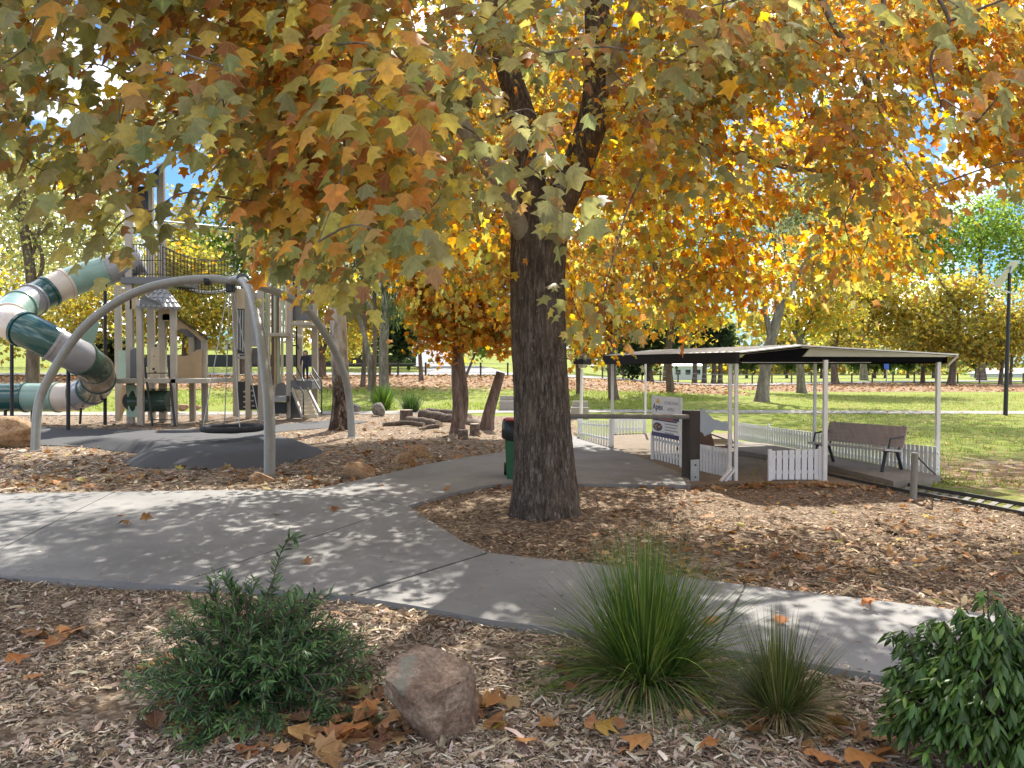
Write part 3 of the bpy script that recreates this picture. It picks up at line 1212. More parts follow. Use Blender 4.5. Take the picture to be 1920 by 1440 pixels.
TUS = [(3, (.06, .125, .03)), (3, (.10, .175, .035)), (2.4, (.17, .24, .045)), (.9, (.28, .31, .09))]
tussock('grass_tussock', G(1210, 1285), 2600, .42, .86, .72, TUS, 'large fountain shaped green tussock overhanging the edge of the path', .0044, .17, (.2, 2.9), rad=.12)
tussock('grass_tussock', G(1462, 1345), 1300, .22, .52, .78, [(3, (.07, .11, .03)), (2, (.13, .16, .045)), (1.5, (.2, .18, .07))], 'smaller olive tussock with a dry straw skirt at its base', .0034, .28, (.3, 1.3), rad=.08)
tussock('strappy_plant', G(717, 768), 420, .5, 1.15, .42, [(2, (.10, .2, .03)), (2, (.18, .3, .05)), (1, (.06, .12, .03))], 'bright strappy green clump on the lawn edge below the pale gum stems', .022, .05, (.3, 1.4), rad=.28)
tussock('strappy_plant', G(771, 773), 380, .35, .85, .45, [(3, (.05, .10, .03)), (2, (.09, .15, .04))], 'darker low strappy clump beside the heap of logs', .02, .05, (.3, 1.2), rad=.25)

# drooping-leaf bush at the right
b = Vector((G(1862, 1478).x, G(1830, 1478).y, 0))
sh = thing('bush', b, 'dense dark glossy green bush with drooping pointed leaves', 'bush')
P, A, N, Sx = [], [], [], []
stm = MB()
TOP = W(1800, 1140, b.y).z
RX = .375
for k in range(620):
    u = rdir(1)[0]
    u[2] = abs(u[2]) * 1.1 - .25 * rng.random()
    rr = rng.uniform(.55, 1.0) ** .6
    lump = 1 + .14 * math.sin(u[0] * 5 + 1) * math.cos(u[1] * 4) + .10 * rng.normal()
    tip = np.array([b.x + u[0] * RX * rr * lump + .02, b.y + u[1] * RX * rr * lump, max(.06, .30 + u[2] * (TOP - .30) * rr * lump)])
    if k % 3 == 0:
        stm.tube([(b.x + u[0] * .05, b.y + u[1] * .05, .02), (b.x + u[0] * .2, b.y + u[1] * .2, .1 + .5 * tip[2]), tuple(tip)], [.008, .005, .002], 5, cap=False)
    m = rng.integers(8, 13)
    an = rng.uniform(0, 2 * math.pi) + np.arange(m) * 2.4
    out = np.stack([np.cos(an), np.sin(an), np.zeros(m)], 1)
    ax = out * .8 + np.array([u[0] * .5, u[1] * .5, 0]) + np.array([0, 0, -1]) * rng.uniform(.25, 1.5, (m, 1)) * (1 if rng.random() < .85 else .2)
    P.append(tip + out * .006 - np.array([0, 0, .012]) * np.arange(m)[:, None] * .4)
    A.append(ax)
    N.append(out * .8 + np.array([0, 0, 1.0]) + .25 * rdir(m))
    Sx.append(rng.uniform(.042, .078, m))
P, A, N, Sx = map(np.concatenate, (P, A, N, Sx))
R = frames(A, N)
R[:, :, 0] *= 1.15
V, Fc, c = scatter(LANCE, P, R, Sx, pick([(4, (.042, .095, .018)), (3, (.065, .14, .025)), (1.3, (.12, .21, .04))], len(P)))
stm.build('stems', 'far_bark', sh)
np_obj('foliage', V, Fc, 'shrub_leaf', sh, c)

# ------------------------------------------------------------------ single fallen leaves one can point to
PL = 'dry plane leaves lying on the concrete path'
ML = 'dry plane leaves lying on the front mulch'


def fallen(px, py, size, col, label, group, z):
    p = G(px, py, z)
    an = rng.uniform(0, 6.28)
    size *= .82
    col = tuple(x * rng.uniform(.72, 1.0) for x in col)
    pos, R = leaf_pose(np.array([0.0]), np.array([0.0]), np.array([0.0]), .3)
    tv, tf = LEAF_FULL
    tv = tv.copy()
    tv[:, 2] *= rng.uniform(.6, 2.4)
    V, Fc, c = scatter((tv, tf), pos, R, np.array([size]), np.array([col]))
    V[:, 2] -= V[:, 2].min()
    o = link('fallen_leaf', np_mesh('fallen_leaf', V, Fc, c, False, 'dry_leaf', tv), None, (p.x, p.y, z + .004))
    props(o, label, 'leaf', group)


OR, BR, TN, GN = (.50, .22, .08), (.28, .13, .06), (.42, .25, .13), (.26, .26, .10)
for a in [(228, 988, .17, BR, 'brown leaf on the concrete, front one of three together'),
          (266, 976, .15, BR, 'brown leaf on the concrete, rightmost of three together'),
          (229, 968, .11, BR, 'small brown leaf on the concrete, rear one of three together'),
          (514, 967, .16, OR, 'orange brown leaf on the path above the tall shrub shoot'),
          (632, 959, .15, BR, 'curled leaf on the path left of the mulch corner'),
          (717, 919, .15, OR, 'leaf on the branching path left of its mulch corner'),
          (836, 919, .14, OR, 'leaf on the path just left of the green bin'),
          (570, 1055, .13, TN, 'pale tan leaf on the path behind the green shrub'),
          (1618, 1142, .13, OR, 'orange leaf on the far side of the sunlit path'),
          (1463, 1173, .13, OR, 'orange leaf in the middle of the dappled path'),
          (1328, 1171, .15, TN, 'tan leaf on the path touching the big tussock')]:
    fallen(*a, PL, PZ)
for a in [(155, 1192, .17, TN, 'tan leaf on the mulch near the path edge at far left'),
          (113, 1183, .13, BR, 'brown leaf beside a tan leaf at far left'),
          (17, 1248, .14, OR, 'orange leaf at the left margin of the mulch'),
          (52, 1272, .13, BR, 'brown leaf just below the orange one at the left margin'),
          (362, 1325, .17, TN, 'large tan leaf under the left skirt of the green shrub'),
          (400, 1352, .18, OR, 'orange leaf in front of the shrub, in a small drift'),
          (372, 1360, .15, BR, 'brown leaf at the left end of the small drift'),
          (428, 1338, .15, TN, 'tan leaf partly under the green shrub'),
          (462, 1424, .15, OR, 'orange leaf at the bottom margin below the shrub'),
          (540, 1402, .18, TN, 'broad tan leaf in front of the shrub'),
          (642, 1393, .16, OR, 'orange leaf in the drift left of the boulder'),
          (688, 1392, .19, OR, 'large pointed orange leaf against the boulder'),
          (706, 1340, .15, OR, 'bright orange leaf tucked beside the boulder'),
          (668, 1356, .15, BR, 'dark brown leaf in the drift left of the boulder'),
          (676, 1312, .17, GN, 'greenish leaf between the shrub and the boulder'),
          (905, 1325, .17, OR, 'orange leaf leaning on the right side of the boulder'),
          (936, 1318, .12, BR, 'brown leaf just right of the boulder'),
          (928, 1370, .08, (.55, .38, .05), 'small yellow leaf in front of the boulder'),
          (984, 1408, .16, OR, 'orange leaf right of the boulder near the bottom margin'),
          (786, 1236, .16, TN, 'tan leaf behind the top of the boulder'),
          (1040, 1366, .14, OR, 'orange leaf between the boulder and the big tussock'),
          (1116, 1386, .16, (.52, .28, .07), 'golden leaf in front of the big tussock'),
          (1218, 1408, .17, OR, 'orange leaf standing up in front of the big tussock'),
          (1322, 1418, .13, OR, 'orange leaf between the two tussocks at the bottom margin'),
          (1068, 1262, .13, BR, 'brown leaf on the mulch left of the big tussock'),
          (1405, 1335, .14, BR, 'brown leaf between the two tussocks'),
          (1520, 1424, .18, OR, 'orange leaf below the small tussock'),
          (1592, 1427, .19, OR, 'broad orange leaf left of the dark bush'),
          (1590, 1378, .16, BR, 'red brown leaf on top of the drift by the dark bush'),
          (1630, 1398, .16, TN, 'tan leaf at the foot of the dark bush'),
          (1672, 1416, .15, OR, 'orange leaf half under the dark bush')]:
    fallen(*a, ML, .02)
# ------------------------------------------------------------------ the big plane tree
def trunk_mesh(axis_pts, radii, nu, nv, seed, ridge, flare=0.0):
    """A trunk with furrowed bark as real relief."""
    P = np.array(smooth_path(axis_pts, 10))
    r0 = np.interp(np.linspace(0, 1, len(P)), np.linspace(0, 1, len(radii)), radii)
    tt = np.linspace(0, 1, nv)
    L = np.linspace(0, 1, len(P))
    Q = np.stack([np.interp(tt, L, P[:, k]) for k in range(3)], 1)
    R = np.interp(tt, L, r0)
    th = np.linspace(0, 2 * math.pi, nu, endpoint=False)
    V = np.zeros((nv, nu, 3))
    for i in range(nv):
        fl = flare * math.exp(-(Q[i, 2] - Q[0, 2]) / .22)
        rr = R[i] * (1 + fl * (.6 + .4 * np.cos(5 * th + seed)))
        V[i, :, 0] = Q[i, 0] + rr * np.cos(th)
        V[i, :, 1] = Q[i, 1] + rr * np.sin(th)
        V[i, :, 2] = Q[i, 2]
    A = np.stack([np.cos(th)[None] * 4.2 + 0 * V[..., 0], np.sin(th)[None] * 4.2 + 0 * V[..., 0], V[..., 2] * 1.1], -1).reshape(-1, 3)
    n1 = vnoise(A * 2.6 + seed)
    n2 = vnoise(A * np.array([6, 6, 9]) + seed)
    n3 = vnoise(A * .45 + seed)
    rid = (1 - np.abs(n1) * 2) * ridge + n2 * ridge * .45
    V = V.reshape(-1, 3)
    c = np.repeat(Q, nu, axis=0)
    dirv = V - c
    ln = np.linalg.norm(dirv, axis=1, keepdims=True)
    V = V + dirv / ln * (rid[:, None] + n3[:, None] * .03 * (ridge / .012))
    I = np.arange(nu * nv).reshape(nv, nu)
    J = np.roll(I, -1, axis=1)
    Fq = np.stack([I[:-1], J[:-1], J[1:], I[1:]], -1).reshape(-1, 4)
    return V, Fq


TD = TREE.y
tree = thing('plane_tree', TREE, 'large autumn plane tree with a furrowed dark trunk, beside the path', 'tree')
ax = [TREE + Vector((.0, 0, -.06)), W(1019, 900, TD), W(1014, 800, TD), W(1010, 700, TD), W(1006, 600, TD), W(1006, 520, TD), W(1010, 440, TD), W(1016, 395, TD)]
V, Fq = trunk_mesh(ax, [.375, .345, .312, .300, .298, .292, .30, .26], 240, 460, 3, .014, .32)
np_obj('trunk', V, Fq, 'plane_bark', tree, None, True)
NODES = []      # points the twigs can grow from


def limb(pts, r0, r1, mat, name='limb', n=12, relief=None):
    P = smooth_path(pts, 6)
    if relief:
        V, Fq = trunk_mesh(pts, np.linspace(r0, r1, 5), 60, 140, relief, .008)
        np_obj(name, V, Fq, mat, tree, None, True)
    else:
        MB().tube(P, np.linspace(r0, r1, len(P)), n, True).build(name, mat, tree)
    NODES.extend([np.array(p) for p in P[len(P) // 3:]])


k = TD
limb([W(1000, 440, k), W(992, 330, k + .1), W(985, 240, k + .2), W(955, 140, k + .3), W(928, 50, k + .5), W(915, -60, k + .8), W(890, -260, k + 1.2)], .19, .10, 'plane_bark', relief=11)
limb([W(1022, 440, k), W(1058, 360, k), W(1098, 270, k + .1), W(1118, 190, k + .2), W(1122, 90, k + .3), W(1120, -20, k + .5), W(1140, -240, k + .9)], .20, .12, 'plane_bark', relief=21)
limb([W(985, 450, k - .1), W(950, 370, k - .5), W(900, 285, k - 1.0), W(840, 205, k - 1.5), W(760, 130, k - 2.0), W(690, 65, k - 2.5), W(620, -20, k - 3.0)], .105, .055, 'pale_limb')
limb([W(1130, 180, k + .2), W(1165, 90, k + .2), W(1190, 20, k + .3), W(1215, -90, k + .4)], .12, .08, 'pale_limb')
limb([W(1135, 268, k + .1), W(1210, 262, k + .3), W(1290, 270, k + .4), W(1380, 285, k + .6), W(1480, 315, k + .9), W(1560, 322, k + 1.3)], .05, .03, 'limb_bark')
limb([W(880, 200, k - .6), W(895, 120, k - .6), W(912, 50, k - .4), W(925, -40, k - .2)], .06, .04, 'limb_bark')
limb([W(950, 120, k + .3), W(900, 70, k + .6), W(860, -10, k + 1)], .07, .05, 'limb_bark')
limb([W(1500, -90, k - 1.5), W(1560, 40, k - 1.5), W(1590, 90, k - 1.4), W(1625, 160, k - 1.3), W(1640, 260, k - 1.1), W(1642, 380, k - .9), W(1628, 450, k - .8)], .035, .010, 'limb_bark')
limb([W(1658, -80, k - 1.4), W(1655, 60, k - 1.4), W(1646, 160, k - 1.3), W(1660, 240, k - 1.2), W(1720, 340, k - 1.0)], .028, .008, 'limb_bark')
limb([W(1460, -60, k - .5), W(1475, 60, k - .5), W(1492, 150, k - .5), W(1520, 240, k - .3)], .022, .008, 'limb_bark')
limb([W(1140, -240, k + .9), W(1320, -260, k + .2), W(1460, -160, k - .6), W(1500, -90, k - 1.5)], .09, .04, 'limb_bark')
limb([W(1120, -20, k + .5), W(1260, -180, k + 1.5), W(1500, -330, k + 2.5), W(1800, -380, k + 3)], .10, .04, 'limb_bark')
limb([W(915, -60, k + .8), W(700, -250, k + 1.4), W(450, -380, k + 2), W(100, -420, k + 2.5)], .09, .04, 'limb_bark')
limb([W(620, -20, k - 3), W(470, -120, k - 3.8), W(280, -170, k - 4.4), W(60, -160, k - 4.6)], .05, .02, 'limb_bark')
limb([W(350, -60, k - 4.5), W(300, 60, k - 4.6), W(250, 140, k - 4.6), W(225, 230, k - 4.5)], .012, .004, 'limb_bark')
limb([W(530, -60, k - 4), W(560, 60, k - 4.1), W(540, 170, k - 4.2), W(500, 290, k - 4.2), W(455, 420, k - 4.2)], .014, .004, 'limb_bark')
limb([W(1640, 380, k - .9), W(1700, 440, k - .2), W(1740, 470, k + .2)], .012, .005, 'limb_bark')
limb([W(1720, -60, k - 3), W(1780, 40, k - 3), W(1745, 110, k - 2.8), W(1765, 200, k - 2.7)], .016, .006, 'limb_bark')

# crown envelope
BX = [-400, -100, 0, 100, 180, 240, 262, 300, 330, 380, 420, 480, 560, 640, 700, 800, 950, 1080, 1150, 1205, 1300, 1400, 1480, 1540, 1600, 1700, 1750, 1800, 1850, 1900, 2000, 2300]
BY = [520, 430, 330, 430, 490, 500, 440, 330, 310, 310, 460, 530, 560, 560, 520, 590, 640, 690, 680, 610, 620, 640, 610, 600, 560, 520, 430, 350, 340, 390, 380, 360]
HOLES = [(370, 385, 90, 105, .04), (270, 370, 95, 115, .04), (285, 335, 70, 60, .08), (545, 350, 45, 45, .3), (190, 420, 70, 60, .35), (90, 400, 110, 60, .45), (400, 130, 40, 40, .25), (1700, 180, 70, 80, .45), (1745, 250, 60, 50, .4),
         (1560, 40, 60, 60, .4), (1840, 230, 60, 110, .45), (1890, 140, 50, 70, .5), (1800, 420, 90, 50, .15), (50, 160, 60, 50, .6), (1830, 330, 80, 60, .2), (1000, 300, 60, 160, .35)]
# thin places in the crown that let the sun reach the ground (ground x, y, radii, share kept)
GAPS = [(2.3, 5.1, 1.25, .85, .05), (4.9, 9.4, 2.9, 1.35, .09), (2.6, 8.2, 1.1, .6, .1), (.5, 4.9, .5, .4, .15), (-.1, 3.9, .45, .4, .15), (6.4, 7.6, 1.4, .8, .25), (-.9, 4.9, .6, .45, .1), (3.4, 7.0, .7, .5, .3), (-2.2, 4.1, .5, .4, .35)]
pos, rad, kind = [], [], []


def accept(p, rc, near):
    p = np.atleast_2d(p)
    a, b, zf = proj(p)
    a, b, zf = a[0], b[0], zf[0]
    if (b < -40 or zf < 1.6) and p[0, 0] > 1.6 and rng.random() > THIN:
        return False
    gx, gy = p[0, 0] - S.x / S.z * p[0, 2], p[0, 1] - S.y / S.z * p[0, 2]
    for hx, hy, rx, ry, pk in GAPS:
        if ((gx - hx) / rx) ** 2 + ((gy - hy) / ry) ** 2 < 1 and rng.random() > pk:
            return False
    if zf < 1.6:
        return p[0, 2] > 3.0
    if p[0, 1] < TD and 870 < a < 1200 and b < 440 and rng.random() > .22:
        return False
    rp = rc * F / zf
    lim = np.interp(a, BX, BY)
    if p[0, 1] < TD + .3 and 930 < a < 1090:
        lim = min(lim, 400)
    if near and a > 1130:
        lim = min(lim, 60 + 220 * rng.random())
    if not 235 < a < 450:
        lim += 22
    if b + (rp * .75 + 25 if near else rp * .85 + 6) > lim:
        return False
    for hx, hy, rx, ry, pk in HOLES:
        if ((a - hx) / rx) ** 2 + ((b - hy) / ry) ** 2 < 1 and rng.random() > pk:
            return False
    return True


while len(pos) < N_FAR:
    u = rdir(1)[0] * rng.random() ** (1 / 2.6)
    p = np.array([.6, 9.6, 5.6]) + u * np.array([9.5, 6.6, 5.2])
    if p[0] > 2.4 and p[1] > 10.4 + 1.0 * rng.random():
        continue
    if p[2] < 1.75 or np.linalg.norm(p - np.array([0, 0, 1.7])) < 4.6:
        continue
    if fbm(np.array([p * .55]), 2)[0] < (-.02 if p[0] < 0 else -.22):
        continue
    if accept(p, .42, p[1] < 6.3):
        pos.append(p); rad.append(.42); kind.append(0)
nx_ = len(pos)
while len(pos) < nx_ + 150:
    p = np.array(W(rng.uniform(1250, 2050), rng.uniform(-60, 620), rng.uniform(6.5, 10.6)))
    if accept(p, .42, False):
        pos.append(p); rad.append(.42); kind.append(0)
nx_ = len(pos)
while len(pos) < nx_ + N_SHADE:  # unseen clusters above the frame, added to shade the path
    p = np.array([rng.uniform(-10, 3.2 if rng.random() < .4 else -1.5), rng.uniform(8.5, 19), rng.uniform(6.0, 11.5)])
    if proj(p[None])[1][0] < -30 and accept(p, .42, False):
        pos.append(p); rad.append(.46); kind.append(0)
n0 = len(pos)
tries = 0
while len(pos) < n0 + N_NEAR and tries < 20000:
    tries += 1
    d = rng.uniform(3.5, 6.2)
    p = np.array(W(rng.uniform(-260, 790), rng.uniform(-260, 500), d))
    if accept(p, .30, True):
        pos.append(p); rad.append(.30); kind.append(1)
# the sprays that hang in front of the fork
for (a, b_, d) in [(930, 250, 4.4), (990, 340, 3.9), (1060, 385, 3.9), (1010, 250, 4.2), (870, 170, 4.6), (1025, 130, 4.4), (820, 250, 4.7), (1045, 470, 4.3),
                   (1300, 60, 4.0), (1340, 120, 4.4), (1250, 150, 4.4), (1380, 30, 4.1), (900, 60, 4.4), (760, 200, 4.3), (680, 330, 4.4), (720, 400, 4.6), (610, 380, 4.5), (500, 420, 4.6), (200, 480, 4.3), (285, 425, 4.4), (420, 230, 3.6), (1450, 60, 4.6), (1820, 60, 4.0), (1880, 180, 4.4), (1650, 20, 4.2), (1830, 260, 5.0), (560, 530, 4.8), (640, 570, 5.2), (690, 500, 5.2), (130, 430, 4.2), (60, 340, 4.2), (750, 460, 5.2), (820, 500, 6.0)]:
    pos.append(np.array(W(a, b_ - 30, d))); rad.append(.2); kind.append(2)
pos, rad, kind = np.array(pos), np.array(rad), np.array(kind)

# twigs: each cluster hangs from the nearest wood that is closer to the trunk
tw = MB()
ctr = np.array([TREE.x, TREE.y, 5.0])
order = np.argsort(np.linalg.norm((pos - ctr) * np.array([1, 1, .7]), axis=1))
nodes = list(NODES)
for i in order:
    p = pos[i]
    Nn = np.array(nodes)
    dv = np.linalg.norm(Nn - p, axis=1) + .25 * np.maximum(0, p[2] - Nn[:, 2])
    j = int(np.argmin(dv))
    q = Nn[j]
    L = np.linalg.norm(p - q)
    if L > 2.6:
        q = p + np.array([rng.normal(0, .3), rng.normal(0, .3), rng.uniform(.5, .9)])
        L = np.linalg.norm(p - q)
    mid = (p + q) / 2 + np.array([rng.normal(0, .07), rng.normal(0, .07), .10 * L])
    r = .004 + .006 * min(L, 1.6)
    P = smooth_path([q, mid, p], 3)
    tw.tube(P, np.linspace(r, .003, len(P)), 5, cap=False)
    nodes.append(p)
    if len(nodes) % 2 == 0:
        nodes.append(mid)
tw.build('twigs', 'limb_bark', tree)

PAL_G = [(3.4, (.235, .25, .12)), (3, (.31, .305, .14)), (2.2, (.44, .40, .13)), (1.2, (.38, .245, .10)), (.8, (.28, .145, .07)), (.5, (.17, .2, .085))]
PAL_O = [(3, (.57, .34, .055)), (2.4, (.50, .22, .04)), (2.8, (.60, .46, .065)), (2.2, (.42, .39, .08)), (1.6, (.33, .145, .04)), (1.2, (.25, .26, .08))]
PAL_M = [(2.6, (.36, .32, .095)), (2.2, (.52, .31, .065)), (2.0, (.42, .20, .055)), (2.2, (.25, .265, .10)), (1.6, (.54, .43, .09)), (1.3, (.27, .125, .05))]
Pn, Rn, Sn, Cn = {0: [], 1: []}, {0: [], 1: []}, {0: [], 1: []}, {0: [], 1: []}
cn = fbm(pos * .45, 2)
for i in range(len(pos)):
    p, rc = pos[i], rad[i]
    m = int(rng.integers(*((54, 84) if kind[i] == 0 else (22, 36) if kind[i] == 1 else (12, 18))))
    off = rng.normal(size=(m, 3)) * np.array([.55, .55, .42]) * rc
    q = p + off
    outw = off + (p - ctr) * .08 + rdir(m) * .25
    axs = outw / (np.linalg.norm(outw, axis=1, keepdims=True) + 1e-6) * .6 + np.array([0, 0, -1]) * rng.uniform(.25, 1.2, (m, 1))
    nrm = np.array([0, 0, 1.0]) + rdir(m) * .55 + outw * .4 + np.array([0, -.25, 0])
    t = .5 * cn[i] + (p[0] - .3) / 7 + (.25 if p[1] > 7.5 else -.25)
    pal = PAL_G if t < -.1 else PAL_M if t < .32 else PAL_O
    if rng.random() < .22:
        pal = (PAL_G, PAL_M, PAL_O)[rng.integers(0, 3)]
    if kind[i] == 2:
        pal = PAL_G if rng.random() < .85 else PAL_M
    if kind[i] == 1 and t > -.35 and rng.random() < .28:
        pal = PAL_M
    s_ = rng.uniform(.06, .135, m) * (1.1 if kind[i] else 1)
    g = 1 if kind[i] > 0 or np.linalg.norm(p - np.array([0, 0, 1.7])) < 6.0 else 0
    Pn[g].append(q); Rn[g].append(frames(axs, nrm)); Sn[g].append(s_); Cn[g].append(pick(pal, m))
Vt, Ft, Ct, Lt, b0 = [], [], [], [], 0
for g, tpl in ((0, LEAF_MID), (1, LEAF_FULL)):
    V, Fc, c = scatter(tpl, np.concatenate(Pn[g]), np.concatenate(Rn[g]), np.concatenate(Sn[g]), np.concatenate(Cn[g]), (.4, 2.6))
    Lt.append(np.tile(tpl[0], (len(V) // len(tpl[0]), 1)))
    Vt.append(V); Ft.append(Fc + b0); Ct.append(c)
    b0 += len(V)
np_obj('crown', np.concatenate(Vt), np.concatenate(Ft), 'plane_leaf', tree, np.concatenate(Ct), False, np.concatenate(Lt))


# ------------------------------------------------------------------ other trees
def crown_leaves(blobs, n, size, pal, tpl=LEAF_QUAD, clump=.22, droop=.3, holes=.0):
    """Leaves in clumps through ellipsoids given as (centre, radii)."""
    wts = np.array([b[1][0] * b[1][2] for b in blobs], float)
    cnt = (wts / wts.sum() * n).astype(int)
    P, Cc = [], []
    for (c, r), m in zip(blobs, cnt):
        nc = max(6, m // 22)
        u = rdir(nc) * (rng.random((nc, 1)) ** (1 / 2.2))
        cc = np.array(c) + u * np.array(r)
        i = rng.integers(0, nc, m)
        P.append(cc[i] + rng.normal(size=(m, 3)) * np.array(r) * clump * np.array([1, 1, .8]))
        col = pick(pal, nc)[i] * rng.uniform(.75, 1.25, (m, 1))
        Cc.append(np.where(rng.random((m, 1)) < .5, col, pick(pal, m)))
    P, Cc = np.concatenate(P), np.clip(np.concatenate(Cc), .004, 1)
    m = len(P)
    ax = rdir(m) + np.array([0, 0, -droop])
    nr_ = rdir(m) * .8 + np.array([0, 0, .7])
    return scatter(tpl, P, frames(ax, nr_), size * rng.uniform(.6, 1.3, m), Cc)


YEL = [(3, (.48, .40, .08)), (3, (.40, .36, .09)), (2.5, (.32, .32, .09)), (1, (.22, .25, .06)), (.8, (.52, .3, .05))]
YOL = [(3, (.33, .29, .08)), (2.6, (.41, .34, .07)), (2.6, (.24, .25, .085)), (1, (.5, .4, .06)), (.8, (.3, .2, .07))]
PALE = [(3, (.30, .32, .14)), (2, (.40, .38, .14)), (2, (.22, .25, .11)), (1, (.46, .42, .2))]
ORG = [(3, (.42, .20, .04)), (2.5, (.48, .27, .05)), (2, (.33, .15, .04)), (2, (.34, .30, .06)), (1, (.24, .24, .07))]
GRN = [(3, (.14, .21, .05)), (2, (.20, .28, .06)), (2, (.09, .14, .04)), (1, (.28, .34, .09))]
GUM = [(3, (.15, .18, .09)), (2, (.21, .24, .12)), (2, (.10, .13, .07)), (1, (.28, .3, .17))]
DRK = [(3, (.03, .055, .025)), (2, (.045, .08, .03)), (1, (.07, .10, .035))]
CAS = [(3, (.035, .06, .03)), (2, (.06, .09, .045)), (1, (.10, .13, .06))]


def tree_at(name, label, base, d, wpx, stems, crown, pal, n, size, barkm='far_bark', cat='tree', group=None, tpl=LEAF_QUAD, clump=.22, depth=.8, droop=.3):
    """base/stems/crown in picture positions at the tree's own distance d; real widths follow from it."""
    bx = W(base[0], base[1], d)
    z = float(terr(bx.x, d))
    root = thing(name, (bx.x, d, z), label, cat, group)
    tb = MB()
    k = d / F
    for st in stems:
        pts = [W(a, b_, d + e) for a, b_, e in st['p']]
        if st.get('g', True):
            pts[0].z = float(terr(pts[0].x, d)) - .05
        P = smooth_path(pts, 5)
        r0, r1 = st['w'][0] * k / 2, st['w'][1] * k / 2
        rs = np.linspace(r0, r1, len(P))
        if st.get('g', True):
            zz = np.array([q[2] for q in P])
            rs = rs * (1 + .4 * np.exp(-(zz - zz[0]) / (.2 + .6 * r0)))
        tb.tube(P, rs, 12)
    if tb.v:
        tb.build('trunk', barkm, root)
    if crown:
        blobs = [(tuple(W(a, b_, d + e)), (rx * k, max(rx, ry) * k * depth, ry * k)) for a, b_, rx, ry, e in crown]
        V, Fc, c = crown_leaves(blobs, n, size, pal, tpl, clump, droop)
        np_obj('crown', V, Fc, 'far_leaf', root, c)
    return root


def dist(px, py):
    return G(px, py).y


def S_(w, *p, g=True):
    return dict(w=w, p=[(q[0], q[1], q[2] if len(q) > 2 else 0) for q in p], g=g)


# orange tree behind the logs
d = dist(862, 812)
tree_at('orange_tree', 'slim russet tree with a twin trunk standing by the cut stumps', (862, 812), d, 28,
        [S_((24, 17), (858, 812), (860, 760), (857, 690), (866, 600), (880, 520), (890, 440)), S_((14, 8), (868, 790), (872, 740), (862, 660), (855, 610), (846, 540), (830, 460), g=False),
         S_((9, 4), (860, 620), (900, 560), (940, 500), g=False), S_((8, 4), (872, 560), (820, 500), (770, 440), g=False), S_((7, 3), (880, 500), (930, 430), (960, 380), g=False)],
        [(860, 470, 120, 120, 0), (790, 430, 90, 100, .5), (930, 480, 90, 110, .3), (860, 600, 90, 70, 0), (930, 620, 50, 45, 0), (800, 560, 50, 60, 0), (880, 240, 170, 110, 1), (1060, 310, 130, 100, .5), (1010, 150, 150, 90, 0), (720, 240, 120, 90, 0), (1180, 200, 110, 90, 0)], ORG, 26000, .17, 'brown_bark', tpl=LEAF_MID)  # upper blobs, hidden behind the plane canopy, are added to shade the path
d = dist(912, 806)
tree_at('leaning_trunk', 'bare leaning trunk cut off at the top, right of the twin russet tree', (912, 806), d, 24, [S_((23, 17), (912, 806), (917, 775), (928, 735), (939, 698))], None, None, 0, 0, 'brown_bark')

# gum with a dark shaggy foot
d = dist(638, 806)
tree_at('gum_tree', 'pale gum with a dark shaggy foot, just behind the rear swing leg', (638, 806), d, 34,
        [S_((34, 27), (638, 806), (640, 740), (636, 660), (633, 580), (629, 500), (626, 420), (622, 320), (615, 180)), S_((14, 6), (626, 430), (670, 340), (700, 260), g=False), S_((14, 6), (624, 380), (570, 290), (540, 200), g=False)],
        [(640, 180, 190, 120, 0), (720, 280, 100, 90, .5), (540, 160, 110, 100, 1)], GUM, 6500, .17, 'gum_bark', clump=.16)
# dark weeping casuarina
tree_at('casuarina_tree', 'dark weeping fine leaved tree between the gum and the russet tree', (700, 735), 36, 10,
        [S_((9, 5), (700, 740), (703, 640), (702, 540), (700, 400))], [(690, 470, 36, 95, 0), (735, 490, 30, 110, 0), (712, 400, 50, 60, 0)], CAS, 5200, .42, 'far_bark', tpl=(LEAF_QUAD[0] * np.array([.14, 1, .3]), LEAF_QUAD[1]), droop=2.5)
d = 41
tree_at('gum_tree', 'pale mottled straight gum trunk behind the strappy green clump', (722, 728), d, 20, [S_((19, 14), (721, 728), (719, 670), (722, 600), (724, 540), (720, 440)), S_((8, 4), (722, 610), (690, 570), (670, 540), g=False), S_((7, 4), (723, 600), (745, 560), (760, 520), g=False)],
        [(690, 380, 80, 90, 0), (750, 350, 80, 100, 0)], GUM, 3500, .2, 'grey_bark')
tree_at('gum_tree', 'slender pale gum leaning left beside the straight mottled one', (698, 727), 43, 12, [S_((13, 6), (698, 727), (694, 690), (686, 640), (672, 590), (664, 550))], [(650, 470, 60, 70, 0)], PALE, 1500, .2, 'grey_bark')
tree_at('tree', 'thin dark trunk left of the leaning pale gum', (680, 724), 46, 9, [S_((9, 7), (680, 724), (683, 670), (684, 600), (684, 540))], [(700, 585, 45, 50, 2), (660, 560, 40, 50, 2)], YOL, 2000, .26)
tree_at('dark_tree', 'round dark green tree left of the sloping pale driveway', (738, 703), 63, 6, [S_((6, 4), (729, 706), (733, 680), (742, 655))], [(752, 632, 42, 42, 0), (735, 620, 35, 30, 0)], DRK, 3000, .4)
tree_at('tree', 'yellow green tree spreading over the pale driveway', (800, 690), 84, 6, [], [(805, 595, 70, 38, 0), (880, 620, 60, 40, 0), (730, 590, 50, 35, 0)], [(3, (.40, .40, .07)), (2, (.3, .33, .07)), (1, (.2, .24, .06))], 3800, .5)
tree_at('small_tree', 'thin dark sapling leaning right behind the russet tree', (876, 704), 60, 5, [S_((5, 4), (873, 706), (884, 680), (896, 650))], [(905, 630, 30, 40, 0)], GRN, 900, .35)

